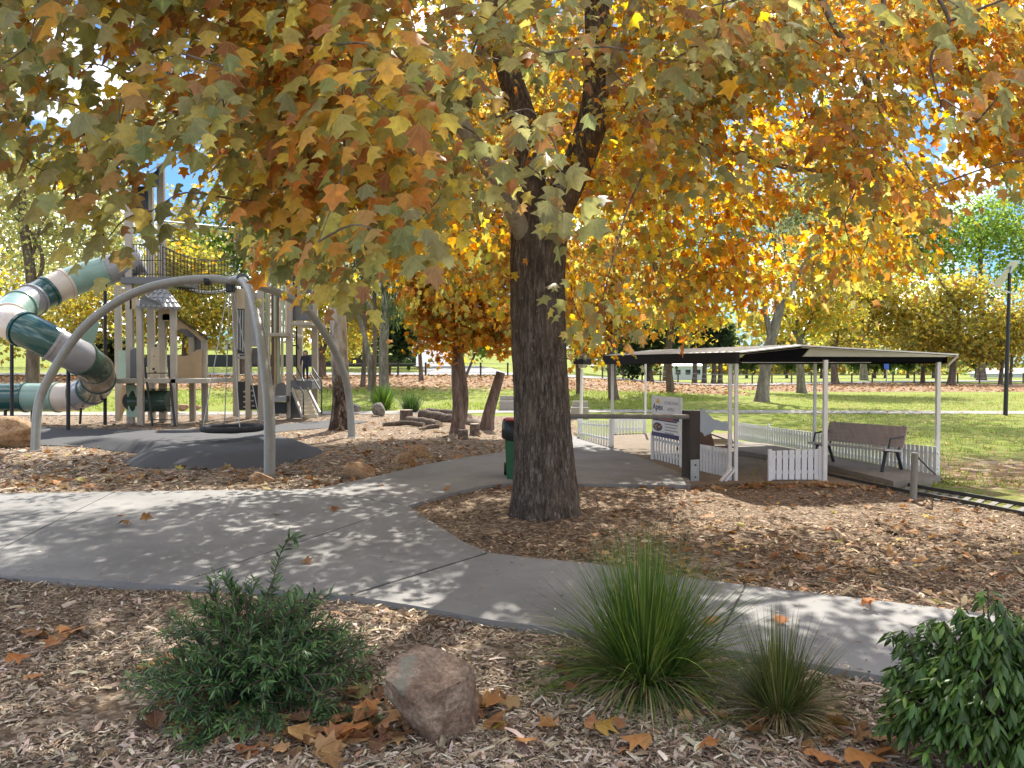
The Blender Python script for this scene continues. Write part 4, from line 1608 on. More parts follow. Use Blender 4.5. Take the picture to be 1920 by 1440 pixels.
# trees behind the playground
tree_at('gum_tree', 'airy pale gum rising behind the tube slide', (60, 712), 40, 24, [S_((24, 14), (60, 716), (62, 660), (64, 600), (56, 500), (44, 420), (40, 330)), S_((9, 4), (60, 560), (80, 490), (60, 440), (20, 400), g=False), S_((7, 3), (58, 520), (70, 440), (110, 360), g=False)],
        [(50, 420, 120, 110, 0), (150, 440, 80, 90, 2), (0, 330, 100, 80, 0), (230, 400, 90, 100, 4), (120, 300, 120, 80, 3)], PALE, 7500, .24, 'far_bark', clump=.16)
tree_at('yellow_tree', 'low spreading yellow tree behind the tube slide', (160, 700), 56, 10, [S_((9, 5), (160, 705), (163, 660), (150, 600))], [(150, 590, 110, 60, 0), (60, 610, 90, 60, 0), (-30, 560, 90, 100, 0), (190, 550, 60, 50, 0)], YOL, 6000, .36)
tree_at('pale_tree', 'pale olive tree filling the left margin behind the tube slide', (-20, 700), 66, 10, [S_((10, 5), (-20, 704), (-16, 600), (-10, 480))], [(-10, 460, 110, 110, 0), (110, 520, 100, 80, 2), (60, 360, 110, 80, 0), (200, 470, 70, 80, 3)], PALE + [(2, (.36, .35, .12))], 8500, .34)
tree_at('yellow_tree', 'golden tree behind the rope bridge', (350, 695), 60, 10, [S_((10, 5), (345, 700), (345, 650), (350, 580))], [(350, 590, 80, 62, 0), (410, 600, 50, 50, 0), (290, 580, 60, 70, 0), (340, 500, 80, 60, 0)], YEL, 7000, .36)
tree_at('yellow_tree', 'tall golden tree whose top shows above the rope bridge', (352, 690), 74, 8, [S_((8, 4), (352, 696), (350, 560), (350, 440))], [(348, 430, 45, 70, 0), (330, 500, 60, 60, 0), (385, 490, 50, 60, 0)], YEL, 3600, .42)
tree_at('green_tree', 'tall green tree between the two play towers', (455, 690), 66, 10, [S_((10, 5), (455, 696), (455, 560), (452, 430))], [(450, 400, 55, 55, 0), (430, 470, 70, 60, 0), (500, 450, 60, 80, 0)], GRN, 4600, .4)
tree_at('dark_hedge', 'dark evergreen shrubbery behind the foot of the tube slide', (205, 690), 62, 6, [], [(205, 655, 34, 28, 0), (170, 668, 26, 18, 0), (235, 668, 26, 18, 0), (120, 660, 22, 16, 0)], DRK, 2600, .35, cat='hedge')
tree_at('yellow_tree', 'yellow tree with a forked brown trunk right of the second play tower', (604, 706), 58, 16, [S_((15, 11), (603, 710), (604, 680), (600, 655), (592, 620)), S_((8, 6), (603, 668), (612, 640), (616, 600), g=False)],
        [(600, 590, 70, 60, 0), (650, 600, 50, 60, 0), (560, 540, 60, 70, 0)], YEL, 4600, .34, 'brown_bark')
tree_at('yellow_tree', 'yellow green tree behind the pale gum stems', (690, 690), 78, 6, [], [(680, 600, 60, 60, 0), (760, 560, 60, 50, 0), (640, 650, 30, 30, 0)], YEL, 3800, .46)
tree_at('orange_tree', 'amber tree filling the gap left of the big trunk', (780, 700), 52, 10, [S_((8, 5), (790, 715), (786, 640), (780, 520))], [(760, 430, 110, 110, 0), (650, 430, 90, 100, 0), (860, 400, 100, 100, 0)], YOL, 6500, .34)
tree_at('gum_tree', 'tall grey green gum high behind the play towers', (500, 700), 90, 16, [S_((14, 6), (500, 700), (495, 500), (480, 250))], [(480, 200, 130, 120, 0), (320, 250, 70, 70, 0), (600, 230, 120, 110, 0), (560, 420, 90, 110, 0), (400, 520, 120, 90, 0), (200, 520, 150, 100, 4)], GUM, 11000, .5, 'grey_bark', clump=.16)

# trees on the lawn behind the station
tree_at('plane_tree', 'orange plane on the lawn by the lantern post', (1150, 749), dist(1150, 749), 20, [S_((17, 14), (1151, 749), (1147, 700), (1146, 640), (1150, 540), (1160, 440))], [(1130, 590, 75, 55, 0), (1080, 540, 80, 80, 0), (1180, 520, 90, 70, 0), (1110, 640, 45, 34, 0)], ORG, 6500, .25)
tree_at('tree', 'thin dark trunk directly behind the lantern post', (1087, 738), dist(1087, 738), 10, [S_((11, 8), (1087, 738), (1084, 690), (1082, 640), (1084, 560))], [(1080, 600, 50, 45, 0)], YOL, 1600, .26)
tree_at('tree', 'straight mottled trunk behind the white club sign', (1257, 735), dist(1257, 735), 13, [S_((14, 10), (1258, 735), (1254, 690), (1255, 640), (1262, 560), (1262, 470))], [(1260, 560, 80, 70, 0), (1230, 480, 80, 60, 0), (1310, 590, 60, 50, 0), (1250, 330, 130, 110, 0), (1240, 180, 100, 80, 0)], YEL, 8500, .32)
tree_at('dark_tree', 'black green conifer behind the far end of the station roof', (1212, 712), 70, 14, [S_((14, 10), (1218, 712), (1216, 680), (1214, 640))], [(1195, 640, 58, 48, 0), (1180, 680, 34, 28, 0), (1240, 630, 40, 50, 0)], DRK, 5200, .4)
for px, lab in ((1302, 'dark trunk left of the close group of trunks beyond the station'), (1320, 'first dark trunk of the close group beyond the station'), (1338, 'middle dark trunk of the close group beyond the station'), (1350, 'right dark trunk of the close group beyond the station')):
    tree_at('dark_tree', lab, (px, 716), 84, 9, [S_((9, 8), (px, 716), (px + 1, 690), (px, 640))], [(px, 630, 30, 34, 0)], DRK, 900, .5, group='dark trunks beyond the station')
d = dist(1430, 753)
tree_at('gum_tree', 'stout pale mottled trunk with grey limbs, behind the station roof', (1430, 753), d, 24,
        [S_((23, 17), (1428, 753), (1434, 700), (1443, 650), (1454, 610), (1464, 570)), S_((12, 7), (1446, 640), (1436, 590), (1424, 540), (1418, 480), g=False), S_((12, 7), (1462, 580), (1480, 550), (1500, 510), (1530, 460), g=False), S_((10, 5), (1460, 590), (1450, 530), (1455, 460), g=False)],
        [(1440, 400, 120, 90, 0), (1540, 420, 90, 80, 0), (1370, 430, 70, 70, 0), (1430, 170, 190, 110, 0), (1560, 260, 110, 90, 0), (1500, 20, 170, 90, 0), (1480, -110, 190, 80, -8), (1720, -90, 170, 90, -6), (1650, 40, 130, 80, -3)], GUM, 15000, .24, 'grey_bark')  # high forward blobs are invented crown, added to throw shade on the lawn
d = dist(1502, 737)
tree_at('plane_tree', 'grey trunk with forked limbs and yellow leaves, right of the stout pale gum', (1502, 737), d, 17, [S_((16, 11), (1503, 737), (1501, 700), (1500, 650), (1496, 600)), S_((7, 4), (1500, 640), (1484, 615), (1472, 590), g=False), S_((7, 4), (1500, 640), (1520, 600), (1530, 560), g=False)],
        [(1500, 585, 62, 48, 0), (1560, 600, 60, 48, 0), (1430, 610, 50, 36, 0), (1500, 520, 90, 60, 0), (1560, 400, 110, 90, 0), (1640, 480, 80, 70, 0)], YEL, 9000, .32, 'grey_bark')
tree_at('plane_tree', 'red brown trunk under golden leaves behind the bench', (1566, 719), 82, 12, [S_((13, 10), (1566, 719), (1564, 690), (1566, 640), (1575, 560))], [(1590, 620, 62, 42, 0), (1560, 560, 70, 60, 0), (1640, 570, 70, 60, 0)], YOL, 5000, .44, 'brown_bark')
tree_at('plane_tree', 'golden tree with a thin trunk above the station roof', (1730, 719), 82, 8, [S_((8, 6), (1730, 719), (1730, 690), (1728, 620))], [(1690, 620, 66, 48, 0), (1660, 560, 60, 52, 0), (1730, 575, 50, 52, 0)], YEL, 5000, .44)
tree_at('plane_tree', 'broad golden tree with a leaning brown trunk by the right end of the roof', (1786, 722), 78, 13, [S_((13, 9), (1783, 723), (1787, 690), (1793, 640), (1796, 560)), S_((6, 4), (1796, 580), (1765, 530), (1745, 500), g=False)],
        [(1790, 600, 72, 60, 0), (1800, 650, 60, 36, 0), (1740, 640, 50, 40, 0), (1800, 545, 60, 40, 0)], YOL, 6500, .42, 'brown_bark')
tree_at('plane_tree', 'olive and gold tree behind the solar lamp', (1876, 724), 78, 8, [S_((8, 6), (1876, 724), (1878, 690), (1880, 640)), S_((6, 4), (1893, 722), (1896, 690), (1900, 650))], [(1880, 620, 52, 60, 0), (1930, 610, 50, 70, 0), (1850, 660, 40, 30, 0)], YOL, 5000, .42)
tree_at('green_tree', 'big light green tree high behind the golden trees at right', (1830, 700), 100, 14, [S_((14, 6), (1840, 705), (1840, 560), (1836, 420)), S_((9, 4), (1920, 620), (1860, 560), (1800, 520), g=False)], [(1810, 440, 90, 60, 0), (1880, 420, 70, 70, 0), (1740, 490, 80, 60, 0), (1890, 500, 70, 60, 0), (1700, 430, 80, 60, 2), (1620, 500, 80, 60, 4)], [(3, (.17, .25, .05)), (2, (.25, .34, .07)), (1, (.1, .16, .04)), (1, (.34, .4, .1))], 13000, .5)
tree_at('gum_tree', 'thin crowned gum at the right margin', (1935, 700), 110, 12, [S_((10, 5), (1935, 705), (1930, 500), (1925, 300))], [(1920, 330, 60, 60, 0), (1960, 420, 60, 70, 0)], GUM, 2600, .5, 'grey_bark')
tree_at('green_tree', 'tall green tree deep behind the middle of the orange canopy', (1250, 700), 96, 14, [S_((12, 6), (1250, 704), (1250, 560), (1245, 380))], [(1250, 480, 120, 100, 0), (1130, 440, 90, 90, 0)], GRN, 5000, .52)
tree_at('green_tree', 'tall grey green gum deep behind the station roof', (1620, 700), 106, 14, [S_((12, 6), (1620, 704), (1615, 560), (1612, 380))], [(1610, 470, 110, 80, 0), (1480, 420, 90, 90, 0)], GUM, 5000, .55, 'grey_bark')
for i, (px, lab) in enumerate([(1660, 'round dark tree on the far field left of the blue sign'), (1640, 'dark small tree on the far field behind the white posts'), (1615, 'dark round tree right of the red brown trunk'), (1400, 'dark bush like tree behind the near roof post'), (1475, 'dark row tree left of the grey forked trunk'), (1540, 'dark row tree right of the grey forked trunk'), (1702, 'dark round tree right of the blue sign'), (1750, 'dark tree left of the leaning brown trunk'), (1830, 'dark low tree left of the lamp foot')]):
    tree_at('dark_tree', lab, (px, 708), 128, 4, [S_((5, 4), (px, 709), (px, 694), (px, 684))], [(px, 676, 20 + 3 * (i % 3), 14, 0)], [(3, (.05, .08, .03)), (2, (.08, .12, .04)), (1, (.14, .15, .05))], 500, .9, group='dark trees on the far field')
# distant wood closing the view
V_, F_, c_ = crown_leaves([((x_, 210 + 20 * math.sin(x_ * .07), 5 + 4 * math.sin(x_ * .05) ** 2), (16, 10, 9 + 3 * math.sin(x_ * .11))) for x_ in range(-190, 200, 14)] + [((x_, 185, 1.5), (14, 6, 2.2)) for x_ in range(-100, 140, 12)], 26000, 1.7, YOL + [(5, (.10, .14, .05)), (4, (.16, .18, .07))])
props(np_obj('far_wood', V_, F_, 'far_leaf', None, c_), 'distant band of mixed trees closing the view', 'wood', None, 'stuff')
# ------------------------------------------------------------------ basket swing on a three-legged arch
sw = thing('basket_swing', (-5.9, 15.7, 0), 'grey three-legged arch frame with a round black rope basket swing', 'swing')
Lf, Ff, Rf = G(65, 847), G(505, 897), G(660, 822)
hub = W(432, 527, 15.7)


def leg(name, foot, shoulder, extra):
    pts = smooth_path([foot - Vector((0, 0, .15))] + extra + [shoulder, hub], 10)
    m = MB()
    m.tube(pts, .088, 18)
    o = m.build(name, 'swing_paint', sw)
    return o


leg('leg', Lf, W(395, 523, 15.8), [W(72, 760, 16.0), W(100, 695, 16.0), W(150, 622, 16.0), W(210, 572, 15.95), W(270, 542, 15.9), W(335, 527, 15.85)])
leg('leg', Ff, W(452, 524, 15.3), [W(505, 780, 12.3), W(497, 690, 12.9), W(485, 610, 13.7), W(470, 550, 14.6)])
leg('leg', Rf, W(470, 532, 16.2), [W(656, 760, 18.95), W(645, 700, 18.8), W(618, 640, 18.4), W(575, 580, 17.7), W(530, 553, 17.1), W(500, 541, 16.6)])
m = MB()
m.tube([W(452, 520, 15.3), W(458, 527, 15.2)], .097, 18)
m.tube([W(395, 527, 15.8), W(385, 527, 15.8)], .096, 18)
m.box(hub - Vector((0, 0, .14)), (.16, .16, .18), bev=.02)
m.build('hub_clamp', 'black_steel', sw)
bc = Vector((hub.x + .02, hub.y, .47))
m = MB()
m.torus(bc, .57, .062, 48, 12)
ring = m.build('basket_ring', 'rope', sw)
m = MB()
for i in range(-4, 5):
    h = math.sqrt(max(0, .55 ** 2 - (i * .12) ** 2))
    for ax in (0, 1):
        P = []
        for t in np.linspace(-1, 1, 9):
            q = (i * .12, t * h) if ax else (t * h, i * .12)
            P.append((bc.x + q[0], bc.y + q[1], bc.z - .10 * (1 - (q[0] ** 2 + q[1] ** 2) / .33)))
        m.tube(P, .011, 6, False)
m.build('basket_net', 'net_rope', sw)
for a in (.6, 2.2, 3.7, 5.3):
    MB().tube([(bc.x + .57 * math.cos(a), bc.y + .57 * math.sin(a), bc.z + .03), (hub.x + .05 * math.cos(a), hub.y + .05 * math.sin(a), hub.z - .2)], .011, 6).build('suspension_rope', 'galvanised', sw)
m = MB()
for p in (Lf, Ff, Rf):
    m.tube([p + Vector((0, 0, .0)), p + Vector((0, 0, .03))], .13, 16)
m.build('foot_collar', 'swing_paint', sw)

# ------------------------------------------------------------------ tube slide
sl = thing('tube_slide', G(120, 800), 'long spiral tube slide of teal, cream, sage and grey segments', 'slide')
keys = [W(262, 486, 23.4), W(215, 503, 23.2), W(160, 519, 22.9), W(112, 537, 22.4), W(66, 560, 21.8), W(30, 580, 20.9), W(16, 600, 19.9), W(34, 612, 19.3), W(72, 630, 19.2), W(120, 655, 19.5), W(160, 676, 20.2),
        W(182, 698, 21.3), W(181, 722, 22.4), W(160, 737, 23.0), W(130, 744, 23.2), W(95, 745, 23.3), W(30, 745, 23.3), W(-60, 746, 23.2), W(-150, 748, 23.0)]
cl = smooth_path(keys, 12)
TR = .43
sl_seg = [('slide_grey', 0, 1.3), ('slide_sage', 1.3, 2.75), ('slide_cream', 2.75, 3.45), ('slide_teal', 3.45, 4.15), ('slide_grey', 4.15, 4.8), ('slide_sage', 4.8, 6.1), ('slide_cream', 6.1, 7.4), ('slide_teal', 7.4, 8.65), ('slide_grey', 8.65, 9.75),
          ('slide_green', 9.75, 10.75), ('slide_tan', 10.75, 11.55), ('slide_teal', 11.55, 12.6), ('slide_grey', 12.6, 13.6), ('slide_cream', 13.6, 14.7), ('slide_sage', 14.7, 15.75), ('slide_teal', 15.75, 16.6), ('slide_grey', 16.6, 18)]
for mname, a, b in sl_seg:
    P = [cl[i] for i in range(int(a * 12), min(len(cl), int(b * 12) + 1))]
    m = MB()
    m.tube(P, TR, 28, cap=False)
    t = Vector(P[1]) - Vector(P[0])
    t.normalize()
    m.tube([Vector(P[0]) - t * .035, Vector(P[0]) + t * .035], TR + .035, 28)
    m.build('tube_segment', mname, sl)
for (a, y0, y1, dd, r) in ((22, 600, 788, 20.6, .045), (128, 668, 805, 20.9, .05), (197, 500, 790, 23.0, .05), (10, 765, 792, 23.2, .045), (60, 770, 792, 23.2, .04)):
    g = G(a, y1)
    MB().tube([W(a, y0, dd), (W(a, y1, dd).x, dd, 0)], r, 12).build('support_pole', 'black_steel', sl)
m = MB()
m.tube([W(152, 765, 22.8), W(150, 795, 22.8)], .035, 8)
m.tube([W(156, 762, 22.8), W(140, 740, 22.9)], .03, 8)
m.build('support_pole', 'black_steel', sl)
m = MB()
m.slab([W(150, 625, 20.2), W(180, 596, 20.6), W(186, 610, 20.7), W(168, 668, 20.5)], (0, .02, 0))
m.build('skylight_panel', 'slide_sage', sl)

# ------------------------------------------------------------------ first play tower
t1 = thing('play_tower', G(280, 797), 'left play tower with a lean roof, house deck and crawl tube', 'play structure')
PO1 = [(220, 535, 789, 24.6), (241, 352, 794, 23.0), (261, 562, 799, 22.4), (281, 345, 789, 24.6), (302, 306, 791, 24.1), (324, 566, 798, 22.5), (359, 632, 790, 24.6), (382, 632, 791, 24.0)]
for a, y0, y1, dd in PO1:
    m = MB()
    m.pb(a - 4.3, a + 4.3, y0, y1, dd, .14)
    m.build('post', 'play_post', t1)
m = MB()
m.slab([W(238, 353, 22.9), W(306, 306, 22.9), W(306, 306, 24.8), W(238, 353, 24.8)], (0, 0, .05))
m.build('roof', 'play_pale', t1)
m = MB()
m.slab([W(272, 335, 23.1), W(298, 316, 23.1), W(298, 350, 23.1), W(272, 352, 23.1)], (0, .04, 0))
m.build('gable_panel', 'play_dark', t1)
MB().pb(247, 277, 349, 401, 23.9, .05).build('shade_panel', 'play_dark', t1)
m = MB()
m.pb(226, 330, 519, 532, 22.9, 1.7)
m.build('upper_deck', 'play_grey', t1)
m = MB()
for i in range(12):
    xx = 246 + i * 5
    m.tube([W(xx, 458, 23.05), W(xx, 519, 23.05)], .009, 6, False)
for yy in (458, 488, 514):
    m.tube([W(241, yy, 23.05), W(303, yy, 23.05)], .014, 6, False)
for i in range(7):
    m.tube([W(306 + i * 3.6, 460, 23.3), W(306 + i * 3.6, 519, 23.3)], .009, 6, False)
m.build('guard_rail', 'black_steel', t1)
m = MB()
for i in range(5):
    m.pb(219, 239, 535 + i * 5.6, 538.4 + i * 5.6, 23.2, .04)
m.build('louvre_panel', 'play_cream', t1)
m = MB()
m.pb(243, 259, 545, 580, 23.0, .04)
m.build('infill_panel', 'play_tan', t1)
MB().pb(304, 320, 560, 602, 24.0, .04).build('infill_panel', 'play_tan', t1)
# little scalloped roof
rb = [W(256, 574, 22.2), W(334, 576, 22.2), W(334, 576, 24.2), W(256, 574, 24.2)]
ap = W(304, 533, 23.2)
rf = MB()
cxr = sum((Vector(p) for p in rb), Vector()) / 4
for i in range(5):
    f0, f1 = i / 5, (i + 1) / 5
    q0 = [Vector(p).lerp(ap, f0) + (Vector(p) - cxr).normalized() * .05 * (1 - f0) for p in rb]
    q1 = [Vector(p).lerp(ap, f1) for p in rb]
    rf.add(q0 + q1, [(j, (j + 1) % 4, 4 + (j + 1) % 4, 4 + j) for j in range(4)] + [(3, 2, 1, 0)])
    for e in ((0, 1), (1, 2)):
        a, b = q0[e[0]], q0[e[1]]
        n = max(2, int((b - a).length / .15))
        for k in range(n):
            c = a.lerp(b, (k + .5) / n)
            nd = (c - cxr)
            nd.z = 0
            nd.normalize()
            up = (ap - c).normalized()
            rf.tube([c + up * .18 + Vector((0, 0, .01)), c - Vector((0, 0, .035))], [.035, .07], 8)
roof2 = rf.build('tile_roof', 'play_pale', t1)
m = MB()
m.slab([W(263, 560, 22.15), W(262, 573, 22.15), W(304, 574, 22.15), W(300, 562, 22.15), W(292, 563, 22.1), W(280, 559, 22.1), W(270, 550, 22.1)], (0, .03, 0))
m.build('gable_board', 'play_grey', t1)
m = MB()
m.pb(218, 388, 710, 719, 22.5, 2.2)
m.build('lower_deck', 'play_post', t1)


def cut_panel(top, x0, x1, y1, d, mat, name, th=.03, holes=()):
    """A board with a shaped top edge."""
    poly = [W(x0, y1, d), W(x1, y1, d)] + [W(a, b, d) for a, b in top]
    mm = MB()
    mm.slab(poly, (0, th, 0))
    o = mm.build(name, mat, t1)
    for (a, b, r) in holes:
        c = W(a, b, d)
        h = MB()
        h.tube([c + Vector((0, -.006, 0)), c + Vector((0, .004, 0))], r, 10)
        h.build('cut_out', 'play_dark', o)
    return o


cut_panel([(378, 655), (368, 656), (360, 664), (344, 668), (328, 664)], 328, 378, 711, 23.9, 'play_tan', 'wall_panel')
cut_panel([(237, 657), (222, 657)], 222, 237, 709, 24.3, 'play_mint', 'wall_panel')
cut_panel([(259, 652), (254, 652), (244, 657)], 244, 259, 710, 22.9, 'play_grey', 'wall_panel')
cut_panel([(298, 644), (292, 646), (290, 650), (283, 652)], 281, 298, 710, 23.6, 'play_cream', 'activity_panel', holes=[(288, 692, .04), (291, 698, .035), (292, 648, .04), (289, 668, .02)])
cut_panel([(318, 590), (312, 588), (304, 590)], 304, 318, 600, 24.0, 'play_cream', 'arch_panel')
m = MB()
m.slab([W(330, 594, 23.7), W(390, 637, 23.7), W(390, 637, 25.0), W(330, 594, 25.0)], (0, 0, .05))
m.build('house_roof', 'play_dark', t1)
m = MB()
m.slab([W(331, 597, 23.8), W(386, 637, 23.8), W(378, 640, 23.8), (W(352, 617, 23.8)), W(338, 616, 23.8), W(331, 620, 23.8)], (0, .04, 0))
m.build('house_gable', 'play_tan', t1)
m = MB()
m.slab([W(333, 620, 24.8), W(384, 655, 24.8), W(384, 640, 24.8), W(340, 606, 24.8)], (0, .03, 0))
m.pb(358, 378, 634, 662, 24.7, .03)
m.build('house_back', 'play_grey', t1)
# crawl tube, its round-holed end board and the rope ladder
m = MB()
a, b = W(248, 752, 23.2), W(318, 752, 23.2)
m.tube([a, b], .33, 26)
for k in (.3, .55, .8):
    c = a.lerp(b, k)
    m.tube([c, c + Vector((.04, 0, 0))], .35, 26)
m.build('crawl_tube', 'slide_green', t1)
m = MB()
x0, x1, y0, y1 = 238, 259, 722, 782
c0 = W(248, 752, 22.9)
hw = W(259, 752, 22.9).x - c0.x
ring_o, ring_i = [], []
for k in range(32):
    an = 2 * math.pi * k / 32
    ca, sa = math.cos(an), math.sin(an)
    s_ = 1 / max(abs(ca), abs(sa))
    ring_o.append(Vector((c0.x + ca * s_ * hw, c0.y + (.0), c0.z + sa * s_ * .48)))
    ring_i.append(Vector((c0.x + ca * hw * .62, c0.y, c0.z + sa * .31)))
vs = ring_o + ring_i + [v + Vector((0, .03, 0)) for v in ring_o + ring_i]
fs = []
for k in range(32):
    j = (k + 1) % 32
    fs += [(k, j, 32 + j, 32 + k), (64 + k, 96 + k, 96 + j, 64 + j), (k, 64 + k, 64 + j, j), (32 + k, 32 + j, 96 + j, 96 + k)]
m.add(vs, fs)
m.build('round_hole_board', 'play_mint', t1)
m = MB()
m.tube([W(250, 752, 22.97), W(250, 752, 22.99)], .30, 24)
m.build('tube_mouth', 'play_dark', t1)
m = MB()
for A, B in (((270, 676, 22.8), (286, 797, 22.0)), ((315, 676, 22.8), (328, 797, 22.0))):
    m.tube([W(*A), W(*B)], .035, 8)
for k in (.2, .45, .7, .92):
    m.tube([W(270, 676, 22.8).lerp(W(286, 797, 22.0), k), W(315, 676, 22.8).lerp(W(328, 797, 22.0), k)], .016, 6)
m.build('ladder', 'black_steel', t1)
m = MB()
m.slab([W(224, 790, 24.4), W(237, 760, 24.4), W(237, 722, 24.4), W(228, 722, 24.4)], (0, .03, 0))
m.build('climbing_board', 'play_tan', t1)

# ------------------------------------------------------------------ rope bridge
br = thing('rope_bridge', W(370, 540, 24.5), 'black net rope bridge strung between the two play towers', 'rope bridge')
ends = [(W(305, 524, 23.4), W(445, 538, 25.6)), (W(305, 519, 24.7), W(445, 534, 26.9))]
deck, nets = MB(), MB()


def along(a, b, k, sag):
    p = a.lerp(b, k)
    p.z -= sag * 4 * k * (1 - k)
    return p


for (a, b) in ends:
    up0, up1 = Vector((0, 0, 1.0)), Vector((0, 0, 1.0))
    NS = 22
    for r in range(7):
        P = [along(a + up0 * r / 6, b + up1 * r / 6, k / NS, .28) for k in range(NS + 1)]
        nets.tube(P, .014 if r in (0, 6) else .010, 5, False)
    for k in range(NS + 1):
        q = along(a, b, k / NS, .28)
        nets.tube([q, q + Vector((0, 0, 1.0))], .010, 5, False)
for k in range(30):
    p, q = along(*ends[0], (k + .5) / 30, .28), along(*ends[1], (k + .5) / 30, .28)
    deck.bar(p - Vector((0, 0, .05)), q - Vector((0, 0, .05)), .05, .05)
nets.build('side_net', 'rope', br)
deck.build('deck', 'play_dark', br)
for y0, y1 in ((415, 428), (422, 436)):
    MB().tube([W(306, y0, 23.6), W(445, y1, 26)], .03, 8).build('top_rail', 'galvanised', br)

# ------------------------------------------------------------------ second play tower
t2 = thing('play_tower', G(520, 786), 'right play tower with pipe chimes, black climbing boards and stairs', 'play structure')


def bx(name, mat, *rects, d=26.0, th=.06):
    mm = MB()
    for r in rects:
        dd = r[4] if len(r) > 4 else d
        mm.pb(*r[:4], dd, th)
    return mm.build(name, mat, t2)


for a, y0, y1, dd in [(441, 540, 781, 26.6), (464.5, 540, 784, 26.0), (488, 520, 787, 25.2), (541, 340, 785, 25.6), (589, 340, 781, 26.6), (560, 360, 776, 27.6), (516, 420, 779, 27.4)]:
    bx('post', 'play_post', (a - 4.4, a + 4.4, y0, y1), d=dd, th=.15)
m = MB()
m.slab([W(512, 368, 25.3), W(556, 326, 25.3), W(598, 366, 25.3), W(598, 366, 27.9), W(556, 326, 27.9), W(512, 368, 27.9)], (0, 0, .06))
m.build('roof', 'play_dark', t2)
bx('upper_deck', 'play_post', (498, 538, 624, 630), (545, 586, 603.5, 610), d=25.4, th=2.0)
bx('wall_panel', 'play_grey', (546, 586, 571, 601), d=25.8)
bx('wall_panel', 'play_grey', (563, 584, 505, 550), d=26.6)
bx('wall_panel', 'play_cream', (445.5, 460, 541, 579), d=26.4)
bx('wall_panel', 'play_pale', (468.5, 486, 548, 650), d=25.8)
bx('wall_panel', 'play_grey', (469, 486, 652, 682), d=26.2)
for i in range(4):
    a = W(446 + i * 4.6, 581, 26.35)
    b = W(446 + i * 4.6, 655 + 2.2 * i, 26.35)
    MB().tube([a, b], .028, 10).build('chime_pipe', 'galvanised', t2)
bx('chime_board', 'play_dark', (445, 461, 578, 665), d=26.5)
bx('shelf', 'play_pale', (445, 462, 668, 673), (445, 462, 663, 665), d=26.3, th=.3)
for i, mm_ in enumerate(['play_mint', 'play_cream', 'play_brown', 'play_mint', 'play_brown', 'play_cream', 'play_mint', 'play_cream']):
    xx = 500 + i * 5.2
    MB().tube([W(xx, 520, 25.6), W(xx, 624, 25.6)], .04, 10).build('barrier_pole', mm_, t2)
for i, mm_ in enumerate(['play_cream', 'play_brown', 'play_tan', 'play_mint', 'play_cream']):
    xx = 505 + i * 6
    MB().tube([W(xx, 630, 26.2), W(xx, 722, 26.2)], .045, 10).build('lower_pole', mm_, t2)
bx('shade_board', 'play_dark', (516, 530, 470, 520), (545, 556, 470, 600), d=27)
ho = bx('climbing_wall', 'play_dark', (446, 460, 715, 769), d=26.4)
for k in range(4):
    MB().pb(456, 460, 733 + k * 9.5, 736 + k * 9.5, 26.36, .05).build('hand_hold', 'play_pale', ho)
ho = bx('climbing_wall', 'play_dark', (469, 484, 722, 768), d=26.0)
for k in range(4):
    MB().pb(470 + 2 * (k % 2), 475 + 2 * (k % 2), 731 + k * 9.5, 734 + k * 9.5, 25.96, .05).build('hand_hold', 'play_pale', ho)
m = MB()
m.slab([W(516, 742, 25.8), W(537, 742, 25.8), W(537, 722, 25.8), (W(532, 718, 25.8)), W(526, 717, 25.8), W(519, 721, 25.8), W(516, 727, 25.8)], (0, .05, 0))
m.build('shop_back', 'play_grey', t2)
bx('shop_counter', 'play_pale', (512, 537, 743, 753), d=25.3, th=.4)
bx('shop_front', 'play_dark', (513, 536, 754, 776), d=25.5)
bx('side_board', 'play_dark', (490, 513, 740, 774), d=26.5)
bx('landing', 'play_grey', (545, 585, 713, 730), d=25.4, th=1.2)
st = MB()
for k in range(7):
    x0, x1 = 549 + k * 2.6, 578 + k * 2.6
    y = 731 + k * 7.6
    st.pb(x0, x1, y, y + 7.4, 25.4 - k * .19, .24)
stairs = st.build('stairs', 'play_cream', t2)
m = MB()
for a, b in (((548, 730, 25.4), (568, 784, 24.1)), ((577, 730, 25.4), (600, 776, 24.1))):
    m.bar(W(*a), W(*b), .05, .14)
m.build('stair_stringer', 'play_post', stairs)
for P in ([(550, 705, 25.6), (569, 738, 24.3), (569, 784, 24.1)], [(556, 688, 25.6), (570, 716, 24.6)], [(586, 690, 25.6), (603, 716, 24.2), (603, 776, 24.0)], [(582, 700, 25.6), (600, 730, 24.4)]):
    MB().tube([W(*p) for p in P], .022, 8).build('hand_rail', 'black_steel', t2)
m = MB()
m.slab([W(545, 735, 25.6), W(568, 784, 24.3), W(545, 784, 25.6)], (0.03, 0, 0))
m.build('stair_side', 'play_dark', t2)
m = MB()
m.tube([W(556, 612, 26), W(556, 690, 26)], .03, 8)
m.tube([W(545, 648, 25.9), W(558, 648, 25.9), W(560, 655, 25.9)], .025, 8)
m.build('fire_pole', 'black_steel', t2)

